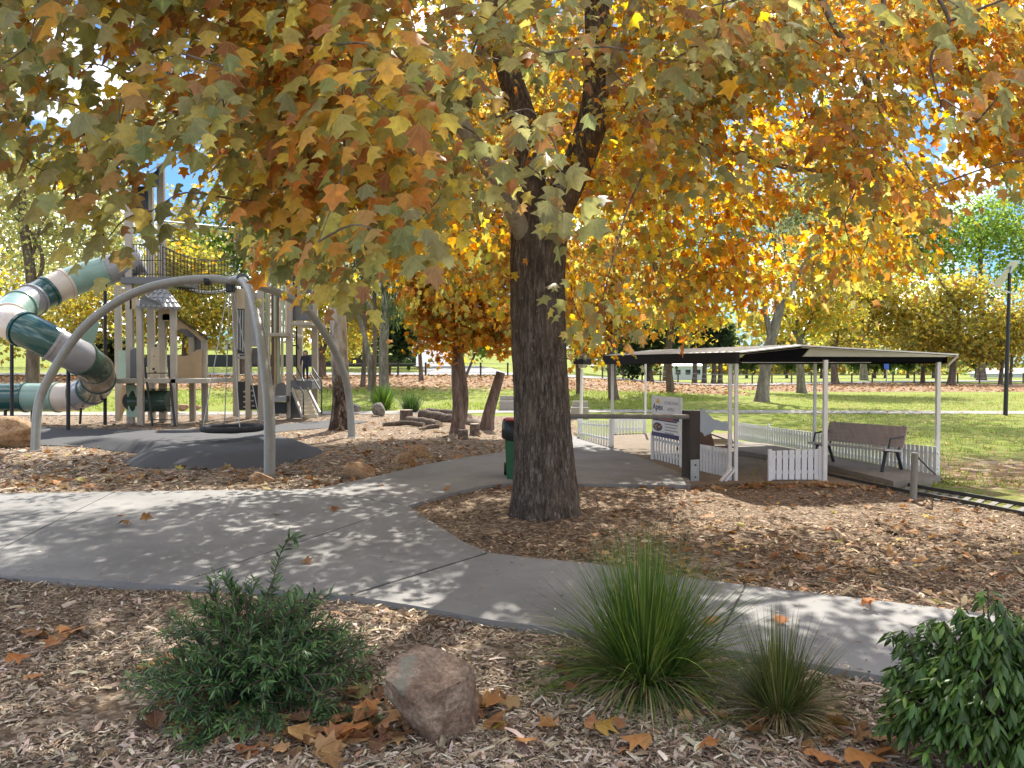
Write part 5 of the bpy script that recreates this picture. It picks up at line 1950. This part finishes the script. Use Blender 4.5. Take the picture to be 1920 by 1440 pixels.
# ------------------------------------------------------------------ child on the landing
pd = 25.9
foot = W(573, 713, pd)
pr = thing('person', foot, 'small dark haired child in dark clothes standing on the stair landing', 'person')
H = .98
J = {'pel': (0, 0, .50), 'waist': (0, 0, .60), 'chest': (0, -.01, .74), 'neck': (0, 0, .83), 'head': (0, -.015, .90), 'top': (0, -.01, .965),
     'hl': (-.055, 0, .47), 'kl': (-.06, -.015, .26), 'al': (-.06, .01, .05), 'tl': (-.06, -.08, .02), 'hr': (.055, 0, .47), 'kr': (.06, -.015, .26), 'ar': (.06, .01, .05), 'tr': (.06, -.08, .02),
     'sl': (-.115, 0, .79), 'el': (-.15, .0, .63), 'wl': (-.15, -.05, .50), 'sr': (.115, 0, .79), 'er': (.15, 0, .63), 'wr': (.15, -.06, .50)}
RR = {'pel': .085, 'waist': .078, 'chest': .088, 'neck': .035, 'head': .075, 'top': .055, 'hl': .058, 'kl': .042, 'al': .03, 'tl': .024, 'sl': .04, 'el': .03, 'wl': .022}
ED = ['pel waist', 'waist chest', 'chest neck', 'neck head', 'head top', 'pel hl', 'hl kl', 'kl al', 'al tl', 'pel hr', 'hr kr', 'kr ar', 'ar tr', 'chest sl', 'sl el', 'el wl', 'chest sr', 'sr er', 'er wr']
nm = list(J)
me = bpy.data.meshes.new('body')
me.from_pydata([J[k] for k in nm], [tuple(nm.index(q) for q in e.split()) for e in ED], [])
bo = link('body', me, pr)
me.materials.append(M['navy_cloth'])
md = bo.modifiers.new('skin', 'SKIN')
for i, k in enumerate(nm):
    r = RR.get(k) or RR[k[0] + 'l']
    me.skin_vertices[0].data[i].radius = (r, r)
me.skin_vertices[0].data[0].use_root = True
bo.modifiers.new('sub', 'SUBSURF').render_levels = 2
m = MB()
fc = foot + Vector((0, -.02, .905))
m.lathe(fc, [(.002, -.085), (.04, -.075), (.066, -.035), (.074, .01), (.066, .05), (.03, .08), (.002, .086)], 16)
hd = m.build('face', 'skin', pr)
m = MB()
m.lathe(fc + Vector((0, .018, .012)), [(.08, -.05), (.086, .0), (.078, .045), (.045, .085), (.002, .095)], 16)
m.build('hair', 'hair', pr)
# ------------------------------------------------------------------ miniature railway station
P1 = G(1373, 905)
stn = thing('station_shelter', P1, 'low open station shelter with white posts and a shallow sheet roof', 'shelter')
A, Rg, B = W(1388, 662, P1.y - .15), W(1505, 649, P1.y - .15), W(1797, 666, 12.0)
T = Vector((W(1135, 657, 16.7) - A).xy.to_3d())
T.z = 0.04
A2, R2, B2 = A + T, Rg + T, B + T
m = MB()
th = Vector((0, 0, .02))
m.slab([A, Rg, R2, A2], th)
m.slab([Rg + Vector((.002, 0, 0)), B, B2, R2 + Vector((.002, 0, 0))], th)
# corrugations
for k in range(1, 26):
    a, b = A + T * (k / 26), Rg + T * (k / 26)
    m.bar(a + Vector((0, 0, .024)), b + Vector((0, 0, .024)), .03, .012)
    a, b = Rg + T * (k / 26), B + T * (k / 26)
    m.bar(a + Vector((0, 0, .024)), b + Vector((0, 0, .024)), .03, .012)
m.build('roof_sheet', 'roof_sheet', stn)
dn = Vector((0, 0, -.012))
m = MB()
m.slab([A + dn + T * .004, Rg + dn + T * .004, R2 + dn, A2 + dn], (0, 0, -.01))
m.build('ceiling_painted_shade', 'board_and_shade_black', stn)  # left half of the underside, its shade put into the colour
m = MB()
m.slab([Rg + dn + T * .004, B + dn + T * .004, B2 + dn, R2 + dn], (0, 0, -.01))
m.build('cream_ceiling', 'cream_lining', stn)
dv = Vector((0, 0, -1))
nv = Vector((-.03, 0, 0))
m = MB()
m.slab([A + Vector((-.01, 0, .01)), A2 + Vector((-.01, 0, .01)), A2 + Vector((-.01, 0, -.175)), A + Vector((-.01, 0, -.155))], (-.05, 0, 0))
m.build('gutter_board', 'dark_fascia', stn)
m = MB()
o_ = Vector((-.16, .02, 0))
m.slab([B + o_ + dv * .02, B2 + o_ + dv * .02, B2 + o_ + dv * .16, B + o_ + dv * .13], (-.04, 0, 0))
for k in (0.0, .33, .66, 1.0):
    a = A + T * k + Vector((.05, .12, -.11))
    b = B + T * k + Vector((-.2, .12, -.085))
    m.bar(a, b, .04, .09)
m.build('roof_beam', 'board_and_shade_black', stn)
m = MB()
m.bar(W(1390, 679, P1.y - .08), W(1768, 679, 12.15), .03, .022)
m.build('tie_beam', 'white_metal', stn)
dg_ = lambda a: P1.y - .17 + (a - 1388) / (1797 - 1388) * (11.98 - P1.y + .15)
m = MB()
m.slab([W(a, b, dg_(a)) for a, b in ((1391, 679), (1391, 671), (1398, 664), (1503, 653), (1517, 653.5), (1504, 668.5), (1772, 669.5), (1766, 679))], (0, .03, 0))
m.build('gable_board', 'board_and_shade_black', stn)
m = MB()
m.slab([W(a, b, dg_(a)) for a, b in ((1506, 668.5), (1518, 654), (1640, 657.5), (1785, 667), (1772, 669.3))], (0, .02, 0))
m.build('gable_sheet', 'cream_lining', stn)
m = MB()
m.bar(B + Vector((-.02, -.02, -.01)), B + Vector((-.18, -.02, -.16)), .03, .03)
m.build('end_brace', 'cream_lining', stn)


def roof_z(x, y):
    """Underside of the roof at a plan position."""
    Bi = Vector((x, y, 0))
    n = T.normalized()
    ta = ((Bi - A).dot(n)) / T.length
    q = A + T * max(0, min(1, ta))
    dx = (Bi - q).length
    wl, wr = (Rg - A).length, (B - Rg).length
    return (A.z + (Rg.z - A.z) * dx / wl if dx < wl else Rg.z + (B.z - Rg.z) * (dx - wl) / wr) - .03


for px, py, w_ in ((1368, 903, .052), (1379.5, 904, .052), (1546, 905, .06), (1757, 893, .06), (1148, 838, .06), (1210, 815, .05), (1527, 862, .05), (1440, 832, .04)):
    if px == 1440:
        continue
    g = G(px, py)
    tz = {1368: 1.79, 1379.5: 1.79, 1148: 1.83}.get(px) or min(1.97, max(1.82, W(px, 676, g.y).z))
    m = MB()
    m.box((g.x, g.y, tz / 2), (w_, w_, tz), bev=.006)
    m.build('post', 'white_metal', stn)

# picket fences: every picket a part
PK = MB().box((0, 0, .0), (.062, .016, 1.0), bev=.004)
pk_me = bpy.data.meshes.new('picket')
pts_ = [(v[0], v[1], v[2] + (.03 if v[2] > .4 and abs(v[0]) < .02 else 0)) for v in PK.v]
pk_me.from_pydata(pts_, [], PK.f)
pk_me.materials.append(M['white_paint'])


def picket_fence(a, b, h0, h1, n, label, post=(True, True), ph=1.1, gap=.035, pw=1.0):
    a, b = Vector(a), Vector(b)
    d = b - a
    rz = math.atan2(d.y, d.x)
    f = thing('picket_fence', a, label, 'fence', 'white picket fences of the station')
    nv_ = Vector((-d.y, d.x, 0)).normalized() * .024
    m = MB()
    for k in (.25, .78):
        m.bar(a + nv_ + Vector((0, 0, gap + h0 * k)), b + nv_ + Vector((0, 0, gap + h1 * k)), .022, .045)
    m.build('rail', 'white_paint', f)
    for i in range(n):
        t = (i + .5) / n
        h = h0 + (h1 - h0) * t
        p = a.lerp(b, t)
        o = link('picket', pk_me, f, Vector((p.x, p.y, gap + h / 2)) - a, rz)
        o.scale = (pw, 1, h)
    for k, p, h in ((0, a, h0), (1, b, h1)):
        if post[k]:
            MB().box((p.x, p.y, (h * ph + gap) / 2), (.05, .05, h * ph + gap), rz=rz, bev=.005).build('fence_post', 'white_paint', f)
    return f


picket_fence(G(1085, 823), G(1145, 840), .43, .55, 13, 'white picket panel seen through the gate bar, left end of the station', ph=1.06)
picket_fence(G(1153, 815), G(1208, 813), .42, .42, 9, 'white picket panel across the far end of the station')
SA, SB = G(1223, 863), G(1278, 878.5)
picket_fence(SA, SB, .46, .45, 10, 'white picket panel under the club signs', post=(True, True), ph=1.05)
picket_fence(G(1312, 887), G(1366, 900), .43, .44, 9, 'white picket panel right of the dark gate post', post=(False, False))
picket_fence(G(1443, 904), G(1537, 904), .43, .46, 8, 'short white picket panel at the front of the station', ph=1.06, pw=1.25)
picket_fence(G(1378, 826), G(1441, 838), .40, .40, 17, 'far part of the rear white picket fence', post=(False, True), ph=1.14)
picket_fence(G(1442, 838.4), G(1690, 886), .40, .44, 44, 'long rear white picket fence behind the bench', post=(False, True), ph=1.04)
picket_fence(G(1692, 886.5), G(1757, 897), .44, .45, 8, 'white picket return at the right end of the station', post=(False, False))
m = MB()
for k, off in enumerate((0, .07)):
    m.bar(G(1350 + 8 * k, 905) + Vector((0, -.03, .02)), G(1370, 903) + Vector((off, -.03, .22)), .05, .018)
pp = m.build('loose_picket', 'white_paint')
props(pp, 'pair of loose white pickets leaning at the foot of the double post', 'board')

# ------------------------------------------------------------------ signs on the left panel
SD = (SB - SA)
srz = math.atan2(SD.y, SD.x)
sx = Vector((math.cos(srz), math.sin(srz), 0))
sn = Vector((math.sin(srz), -math.cos(srz), 0))


def sign(label, z0, z1, name='club_sign'):
    s = thing(name, SA + Vector((0, 0, z0)), label, 'sign')
    m = MB()
    c = SA + SD * .52 + sn * .035
    m.box((c.x, c.y, (z0 + z1) / 2), (SD.length * .93, .014, z1 - z0), rz=srz, bev=.003)
    m.build('board', 'sign_white', s)
    return s


def on_sign(u, z, off=.0):
    c = SA + SD * u + sn * (.035 + .0075 + off)
    return Vector((c.x, c.y, z))


def text(body, u, z, size, mat, parent, name='lettering', wx=1.0, shear=0.0):
    cu = bpy.data.curves.new(name, 'FONT')
    cu.body = body
    cu.size = size
    cu.align_x = 'CENTER'
    cu.align_y = 'CENTER'
    cu.extrude = .001
    cu.shear = shear
    cu.offset = size * .018
    cu.materials.append(M[mat])
    dg = bpy.data.objects.new('tmp', cu)
    C.objects.link(dg)
    me = bpy.data.meshes.new_from_object(dg.evaluated_get(bpy.context.evaluated_depsgraph_get()))
    bpy.data.objects.remove(dg)
    o = link(name, me, parent, on_sign(u, z, .0015) - parent.location)
    o.rotation_euler = (math.pi / 2, 0, srz)
    o.scale = (wx, 1, 1)
    return o


def patch(u0, u1, z0, z1, mat, parent, name, off=0.0):
    m = MB()
    a, b = on_sign((u0 + u1) / 2, (z0 + z1) / 2, off + .0012), 0
    m.box(a, (SD.length * (u1 - u0), .002, z1 - z0), rz=srz)
    return m.build(name, mat, parent)


zt0, zt1 = .86, 1.20
s1 = sign('upper white club sign reading Apex and COROWA APEX', zt0, zt1)
text('Apex', .27, 1.0, .155, 'sign_ink', s1, wx=1.25)
text('COROWA', .73, 1.085, .078, 'sign_grey', s1, wx=1.5)
text('APEX', .72, .975, .078, 'sign_grey', s1, wx=1.5)
m = MB()
tri = [on_sign(.20, 1.075, .0015), on_sign(.36, 1.075, .0015), on_sign(.28, 1.165, .0015)]
m.slab(tri, sn * .002)
m.build('emblem', 'sign_gold', s1)
z0, z1 = .47, .84
s2 = sign('lower white sign with a black oval emblem and a navy foot band', z0, z1)
patch(.055, .985, z1 - .055, z1, 'sign_navy', s2, 'header_band')
patch(.36, .80, z1 - .05, z1 - .008, 'sign_red', s2, 'header_mark', .002)
patch(.055, .985, z0, z0 + .075, 'sign_navy', s2, 'foot_band')
m = MB()
c = on_sign(.27, .645, .001)
ov = [c + sx * (.19 * math.cos(t)) + Vector((0, 0, .075 * math.sin(t))) for t in np.linspace(0, 2 * math.pi, 28)[:-1]]
m.slab(ov, sn * .002)
m.build('oval_emblem', 'sign_ink', s2)
m = MB()
for k, (du, dz) in enumerate(((-.10, .01), (-.03, .025), (.05, -.005), (.10, .015), (-.06, -.03))):
    p = c + sx * du + sn * .003 + Vector((0, 0, dz))
    m.box(p, (.05, .003, .018), rz=srz, ry=.5 * (-1) ** k)
m.build('emblem_mark', 'sign_gold', s2)
for k, (u0, u1) in enumerate(((.10, .92), (.52, .95), (.52, .90), (.52, .94), (.52, .82))):
    zz = z1 - .085 - k * .052
    patch(u0, u1, zz, zz + (.022 if k else .026), 'sign_ink' if k == 0 else 'sign_grey', s2, 'small_print')
patch(.92, .97, .30, .36, 'black_plastic', s2, 'latch')
for u in (.04, 1.0):
    m = MB()
    p = SA + SD * u + sn * .012
    m.box((p.x, p.y, .6), (.04, .03, 1.2), rz=srz, bev=.004)
    m.build('sign_stake', 'white_paint', s1)

# ------------------------------------------------------------------ pipe gate on a dark timber post
gp = G(1298, 902)
gt = thing('pipe_gate', gp, 'long grey pipe gate hung from a dark timber post', 'gate')
m = MB()
a, b = W(1283, 770, gp.y), W(1314, 770, gp.y)
wd = (b.x - a.x) * .8
m.box((gp.x + .0, gp.y + wd / 2, a.z / 2), (wd, wd, a.z), rz=.42, bev=.012)
m.build('gate_post', 'dark_timber', gt)
m = MB()
m.tube([W(985, 780, gp.y + .5), W(1280, 781.5, gp.y + .03), W(1293, 781.5, gp.y)], .037, 14)
m.build('gate_bar', 'grey_timber', gt)
m = MB()
q0 = W(1303, 880, gp.y - .14)
m.box((q0.x, q0.y, .17), (.155, .012, .34), rz=.42, bev=.003)
m.build('bracket', 'galvanised', gt)
m = MB()
for z in (.08, .26):
    m.tube([(q0.x + .01, q0.y - .004, z), (q0.x + .005, q0.y - .02, z)], .012, 8)
m.build('bolt', 'black_steel', gt)

# ------------------------------------------------------------------ platform, bench, carved seat, track
PLT = GP([(1376, 826), (1382, 844), (1547, 870), (1675, 902), (1742, 898), (1764, 892), (1700, 880), (1441, 832)], .10)
m = MB().prism(PLT, -.02, .10)
props(m.build('station_platform', 'platform_concrete'), 'raised concrete platform under the bench', 'platform')

BZ = .10
bc = Vector((W(1607, 860, 12.45).x, 12.45, BZ))
bn = thing('bench', bc, 'slatted brown timber bench with dark metal legs on the station platform', 'bench')
th_ = math.radians(-58)
bx_, by_ = Vector((math.cos(th_), math.sin(th_), 0)), Vector((-math.sin(th_), math.cos(th_), 0))


def bp(x, y, z):
    return bc + (bx_ * x + by_ * y + Vector((0, 0, z))) * .82


BL = .84
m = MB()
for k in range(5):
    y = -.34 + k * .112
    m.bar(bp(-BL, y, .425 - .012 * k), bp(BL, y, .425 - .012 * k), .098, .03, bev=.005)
m.build('seat', 'seat_timber_sunlit', bn)
m = MB()
for k in range(6):
    m.bar(bp(-BL, .20 + .022 * k, .47 + k * .066), bp(BL, .20 + .022 * k, .47 + k * .066), .03, .056, bev=.005)
m.build('backrest', 'bench_timber', bn)
for s in (-.74, .74):
    m = MB()
    for P in ([(s, -.30, .40), (s, .16, .36), (s, .21, .44), (s, .34, .84)],):
        m.tube([bp(*p) for p in P], .02, 8)
    m.bar(bp(s, -.22, .37), bp(s, -.34, 0), .05, .02)
    m.bar(bp(s, .14, .36), bp(s, .30, 0), .05, .02)
    m.build('leg_frame', 'bench_frame', bn)
    m = MB()
    m.tube([bp(s * 1.1, -.26, .42), bp(s * 1.1, -.20, .62), bp(s * 1.1, .22, .64)], .016, 8)
    m.build('armrest', 'bench_frame', bn)

cs = thing('carved_seat', G(1340, 880), 'small carved seat with a white shaped board and brown sides', 'seat')
m = MB()
d = 13.6
m.slab([W(a, b, d) for a, b in ((1312, 818), (1311, 778), (1317, 766), (1322, 766), (1322, 773), (1330, 778), (1338, 786), (1350, 789), (1360, 793), (1360, 808), (1340, 806), (1333, 812), (1326, 818))], (0, .03, 0))
m.slab([W(a, b, d) for a, b in ((1358, 790), (1371, 793), (1371, 808), (1358, 808))], (0, .03, 0))
m.build('shaped_board', 'carved_white', cs)
m = MB()
m.slab([W(a, b, 12.9) for a, b in ((1311, 836), (1311, 808), (1318, 812), (1322, 820), (1328, 815), (1334, 815), (1340, 836))], (0, .04, 0))
m.pb(1336, 1372, 836, 842, 12.9, .04)
m.build('side_board', 'carved_brown', cs)
m = MB()
m.slab([W(1335, 826, 13.2), W(1374, 827, 13.2), W(1374, 834, 12.9), W(1338, 834, 12.9)], (0, 0, .03))
m.build('seat', 'seat_pine', cs)
m = MB()
for a in (1315, 1338, 1370):
    q = W(a, 838, 12.95)
    m.box((q.x, q.y + .03, q.z / 2), (.03, .03, q.z))
m.build('leg', 'carved_brown', cs)

tr = thing('railway_track', G(1560, 895), 'narrow miniature railway track curving out of the station', 'track')
R1 = [G(a, b) for a, b in ((1300, 812), (1340, 828), (1392, 848), (1470, 872), (1556, 895), (1700, 926), (1800, 945), (1920, 969), (2080, 1004), (2400, 1080))]
R2_ = [G(a, b) for a, b in ((1312, 809), (1352, 824), (1404, 843), (1482, 865), (1568, 886), (1716, 916), (1818, 934), (1945, 956), (2110, 988), (2440, 1058))]
for R in (R1, R2_):
    P = smooth_path([p + Vector((0, 0, .035)) for p in R], 8)
    m = MB()
    for i in range(len(P) - 1):
        m.bar(P[i], P[i + 1], .028, .05)
    m.build('rail', 'rail_steel', tr)
m = MB()
q1, q2 = smooth_path(R1, 14), smooth_path(R2_, 14)
for i in range(30, len(q1) - 1, 3):
    a, b = Vector(q1[i]), Vector(q2[i])
    e = (b - a).normalized() * .08
    m.bar(a - e + Vector((0, 0, .0)), b + e + Vector((0, 0, .0)), .07, .03)
m.build('sleeper', 'grey_timber', tr)

bo_ = G(1712, 940)
bl = thing('bollard', bo_, 'leaning grey timber bollard with a cable, beside the track', 'bollard')
m = MB()
m.tube([bo_ - Vector((0, 0, .1)), W(1715, 849, bo_.y)], .042, 14)
m.build('bollard_post', 'grey_timber', bl)
MB().tube([W(1716, 852, bo_.y), W(1740, 877, 11.2), W(1758, 893, 11.6), G(1778, 908)], .011, 8).build('cable', 'rail_steel', bl)

# ------------------------------------------------------------------ wheelie bin
wb = G(968, 906)
wb = Vector((wb.x + .055, wb.y + .28, PZ))
bi = thing('wheelie_bin', wb, 'green wheelie bin with a black liner and red inside, behind the big trunk', 'bin')
m = MB()
b0, b1, hh = .195, .235, .83
v = [(-b0, -b0 * 1.05, 0), (b0, -b0 * 1.05, 0), (b0, b0 * 1.05, 0), (-b0, b0 * 1.05, 0), (-b1, -b1 * 1.08, hh), (b1, -b1 * 1.08, hh), (b1, b1 * 1.08, hh), (-b1, b1 * 1.08, hh)]
m.add([Vector(p) + wb for p in v], [(3, 2, 1, 0), (0, 1, 5, 4), (1, 2, 6, 5), (2, 3, 7, 6), (3, 0, 4, 7)])
m.build('body', 'bin_green', bi)
lm = MB()
ring = []
n = 40
for (s_, z_, j) in ((1.06, .875, .0), (1.12, .85, .01), (1.14, .76, .02), (1.13, .67, .035), (1.10, .63, .05)):
    row = []
    for k in range(n):
        an = 2 * math.pi * k / n
        ca, sa = math.cos(an), math.sin(an)
        q = 1 / (abs(ca) ** 6 + abs(sa) ** 6) ** (1 / 6)
        f = s_ + j * math.sin(9 * an) + j * .8 * math.sin(17 * an + 2)
        drop = -.06 * (1 if z_ < .8 else 0) * (.5 + .5 * math.sin(3 * an + 1))
        row.append(wb + Vector((ca * q * b1 * f, sa * q * b1 * 1.08 * f, z_ + drop)))
    ring.append(row)
lm.add([p for r in ring for p in r], [(r * n + k, r * n + (k + 1) % n, (r + 1) * n + (k + 1) % n, (r + 1) * n + k) for r in range(4) for k in range(n)], True)
lm.build('liner', 'black_plastic', bi)
m = MB()
m.box(wb + Vector((.02, .02, .872)), (b1 * 2.05, b1 * 2.15, .035), bev=.012)
m.build('red_rim', 'bin_red', bi)
for s in (-1, 1):
    MB().tube([wb + Vector((s * .24, .24, .10)), wb + Vector((s * .19, .24, .10))], .10, 18).build('wheel', 'black_plastic', bi)

# ------------------------------------------------------------------ lamps and posts
lg = G(1885, 779)
lm_ = thing('solar_lamp', lg, 'tall black pole with a tilted solar panel at the right margin', 'lamp post')
k = lg.y
MB().tube([lg - Vector((0, 0, .1)), W(1893, 512, k)], [.075, .055], 14).build('pole', 'black_steel', lm_)
m = MB()
m.slab([W(1862, 538, k - .3), W(1876, 538, k + .6), W(1913, 490, k + .9), W(1896, 490, k - .1)], (0, 0, .04))
m.build('solar_panel', 'solar_glass', lm_)
m = MB()
m.tube([W(1893, 514, k), W(1897, 500, k + .3)], .04, 8)
m.bar(W(1894, 549, k), W(1876, 543, k - .5), .05, .05)
m.bar(W(1894, 549, k), W(1905, 552, k + .2), .05, .05)
m.build('lamp_arm', 'galvanised', lm_)
ll = G(1089, 806)
ld = thing('lantern_post', ll, 'white post with a dark square lantern head, right of the big trunk', 'lamp post')
k = ll.y
MB().tube([ll, W(1091, 692, k)], [.05, .04], 12).build('post', 'white_metal', ld)
m = MB()
m.lathe(W(1092, 686, k), [(.10, -.06), (.17, .16), (.19, .17)], 4, False)
m.build('lantern_glass', 'cream_lining', ld)
m = MB()
m.lathe(W(1092, 675, k), [(.24, -.12), (.25, .02), (.12, .12), (.03, .18)], 4, False)
m.build('lantern_cap', 'dark_fascia', ld)
MB().bar(W(1082, 687, k), W(1101, 687, k), .03, .03).build('cross_bar', 'dark_fascia', ld)
pl = G(648, 772)
pp = thing('light_pole', pl, 'thin black pole standing behind the pale gum', 'lamp post')
MB().tube([pl, W(648, 500, pl.y)], [.07, .05], 12).build('pole', 'black_steel', pp)
m = MB()
m.bar(W(648, 500, pl.y), W(660, 494, pl.y - .4), .10, .05)
m.build('lamp_head', 'black_steel', pp)

for (x0, x1, y0, y1, lab) in ((936, 972, 742, 770, 'pale concrete seat block left of the big trunk'), (1072, 1104, 752, 786, 'pale concrete seat block right of the big trunk')):
    d = G((x0 + x1) / 2, y1).y
    m = MB()
    m.pb(x0, x1, y0 + (y1 - y0) * .35, y1 + 1, d, .5)
    m.pb(x0 + 1.5, x1 - 1.5, y0, y0 + (y1 - y0) * .36, d + .3, .14)
    props(m.build('seat_block', 'old_concrete'), lab, 'seat')

# ------------------------------------------------------------------ logs and stumps
def log(pts, r, label, name='log'):
    m = MB()
    P = smooth_path(pts, 8)
    m.tube(P, [r * (1 + .08 * math.sin(i * 1.3)) for i in range(len(P))], 16, cap=False)
    m.m = 1
    for e, o in ((0, 1), (-1, -2)):
        c = Vector(P[e])
        t = (c - Vector(P[o])).normalized()
        m.tube([c - t * .005, c + t * .004], r * .99, 16)
    return props(m.build(name, ['log_bark', 'wood_end']), label, 'log', 'fallen logs behind the playground path')


log([W(790, 777, 25.0) , W(830, 784, 24.4), W(868, 792, 23.8), W(903, 801, 22.6)], .17, 'longest log, lying behind the russet tree trunk')
log([W(765, 788, 23.6), W(800, 792, 22.9), W(822, 797, 22.4)], .13, 'dark short log in front of the sawn block')
log([W(718, 797, 22.4), W(760, 793, 22.6), W(795, 797, 22.3)], .07, 'thin log lying flat nearest the path on the left')
log([W(788, 806, 21.2), W(806, 800, 21.6), W(822, 799, 21.8)], .06, 'short broken branch with a dark hollow end')
log([W(800, 772, 26.5), W(850, 776, 26.2), W(880, 784, 25.8)], .13, 'upper log resting behind the longest log')


def stump(px, py, w, h, label):
    g = G(px, py)
    k = g.y / F
    m = MB()
    r = w * k / 2
    m.lathe(g, [(r * 1.12, -.05), (r * 1.02, h * k * .4), (r, h * k)], 20)
    m.m = 1
    m.tube([g + Vector((0, 0, h * k - .006)), g + Vector((0, 0, h * k + .004))], r * .985, 20)
    props(m.build('stump', ['log_bark', 'wood_end']), label, 'stump', 'sawn stumps near the russet tree')


stump(868, 823, 19, 17, 'front sawn stump at the foot of the russet tree')
stump(890, 816, 18, 21, 'rear taller sawn stump between the russet tree and the leaning trunk')
stump(762, 791, 24, 22, 'pale topped sawn block at the left end of the log heap')

# ------------------------------------------------------------------ far fences, wall, buildings, sign
def wire_fence(pts, n, h, label, rails, mat='dark_timber', pw=.14):
    f = thing('wire_fence', (pts[0][0], pts[0][1], float(terr(*pts[0]))), label, 'fence')
    P = np.array(smooth_path([(x, y, 0) for x, y in pts], 12))
    L = np.concatenate([[0], np.cumsum(np.linalg.norm(np.diff(P, axis=0), axis=1))])
    q = np.linspace(0, L[-1], n)
    xs_, ys_ = np.interp(q, L, P[:, 0]), np.interp(q, L, P[:, 1])
    tp = []
    for x, y in zip(xs_, ys_):
        z = float(terr(x, y))
        MB().box((x, y, z + h / 2), (pw, pw, h), bev=.01).build('fence_post', mat, f)
        tp.append(Vector((x, y, z)))
    m = MB()
    for r in rails:
        for a, b in zip(tp[:-1], tp[1:]):
            m.bar(a + Vector((0, 0, h * r)), b + Vector((0, 0, h * r)), .03, .03)
    m.build('wire', 'galvanised', f)


wire_fence([(-13.5, 61.5), (-6, 61.5), (4, 63)], 9, 1.1, 'dark post and rail fence in front of the sloping driveway', (.9,))
wire_fence([(8, 68), (22, 78), (40, 84), (62, 86)], 24, 1.15, 'wooden post and wire fence along the far edge of the lawn', (.9, .5), 'brown_bark' if 'brown_bark' in M else 'dark_timber', .13)
m = MB()
pts = [(-48, 86), (-30, 86), (-20, 87), (-11, 88)]
for (a, b) in zip(pts[:-1], pts[1:]):
    za, zb = float(terr(*a)), float(terr(*b))
    m.slab([(a[0], a[1], za - .2), (b[0], b[1], zb - .2), (b[0], b[1], zb + 1.35), (a[0], a[1], za + 1.35)], (0, .3, 0))
props(m.build('retaining_wall', 'retaining_wall'), 'long low dark retaining wall behind the playground lawn', 'wall')


def shed(x0, x1, ye, yr, yb, d, wall, roof, label, dep=8):
    a, b = W(x0, yb, d), W(x1, ye, d)
    z0 = min(float(terr(a.x, d)), a.z)
    bd = thing('building', ((a.x + b.x) / 2, d, z0), label, 'building')
    MB().box(((a.x + b.x) / 2, d + dep / 2, (z0 + b.z) / 2), (b.x - a.x, dep, b.z - z0)).build('wall', wall, bd)
    zr = W(x0, yr, d).z
    o = .35
    m = MB()
    m.add([(a.x - o, d - o, b.z), (b.x + o, d - o, b.z), (b.x + o, d + dep + o, b.z), (a.x - o, d + dep + o, b.z), (a.x + 1, d + dep / 2, zr), (b.x - 1, d + dep / 2, zr)], [(0, 1, 5, 4), (1, 2, 5), (2, 3, 4, 5), (3, 0, 4), (3, 2, 1, 0)])
    m.build('roof', roof, bd)
    n = 3
    for i in range(n):
        xx = a.x + (b.x - a.x) * (i + .5) / n
        MB().box((xx, d - .02, (z0 + b.z) / 2 + .1), ((b.x - a.x) / n * .5, .06, (b.z - z0) * .35)).build('window', 'window_dark', bd)


shed(378, 442, 637, 612, 664, 118, 'cream_wall', 'teal_roof', 'low cream building with a teal roof seen between the play towers')
shed(1262, 1318, 686, 672, 705, 112, 'pale_wall', 'roof_sheet', 'pale building behind the trunks beyond the station')
shed(1868, 1990, 700, 690, 712, 140, 'pale_wall', 'roof_sheet', 'long low pale building at the right margin')
sg = G(1662, 724)
bs = thing('road_sign', sg, 'small blue road sign on a thin post beyond the lawn', 'sign')
MB().tube([sg, W(1662, 682, sg.y)], .05, 8).build('post', 'galvanised', bs)
m = MB()
m.pb(1658, 1667, 681, 692, sg.y - .1, .04)
m.build('sign_plate', 'blue_sign', bs)
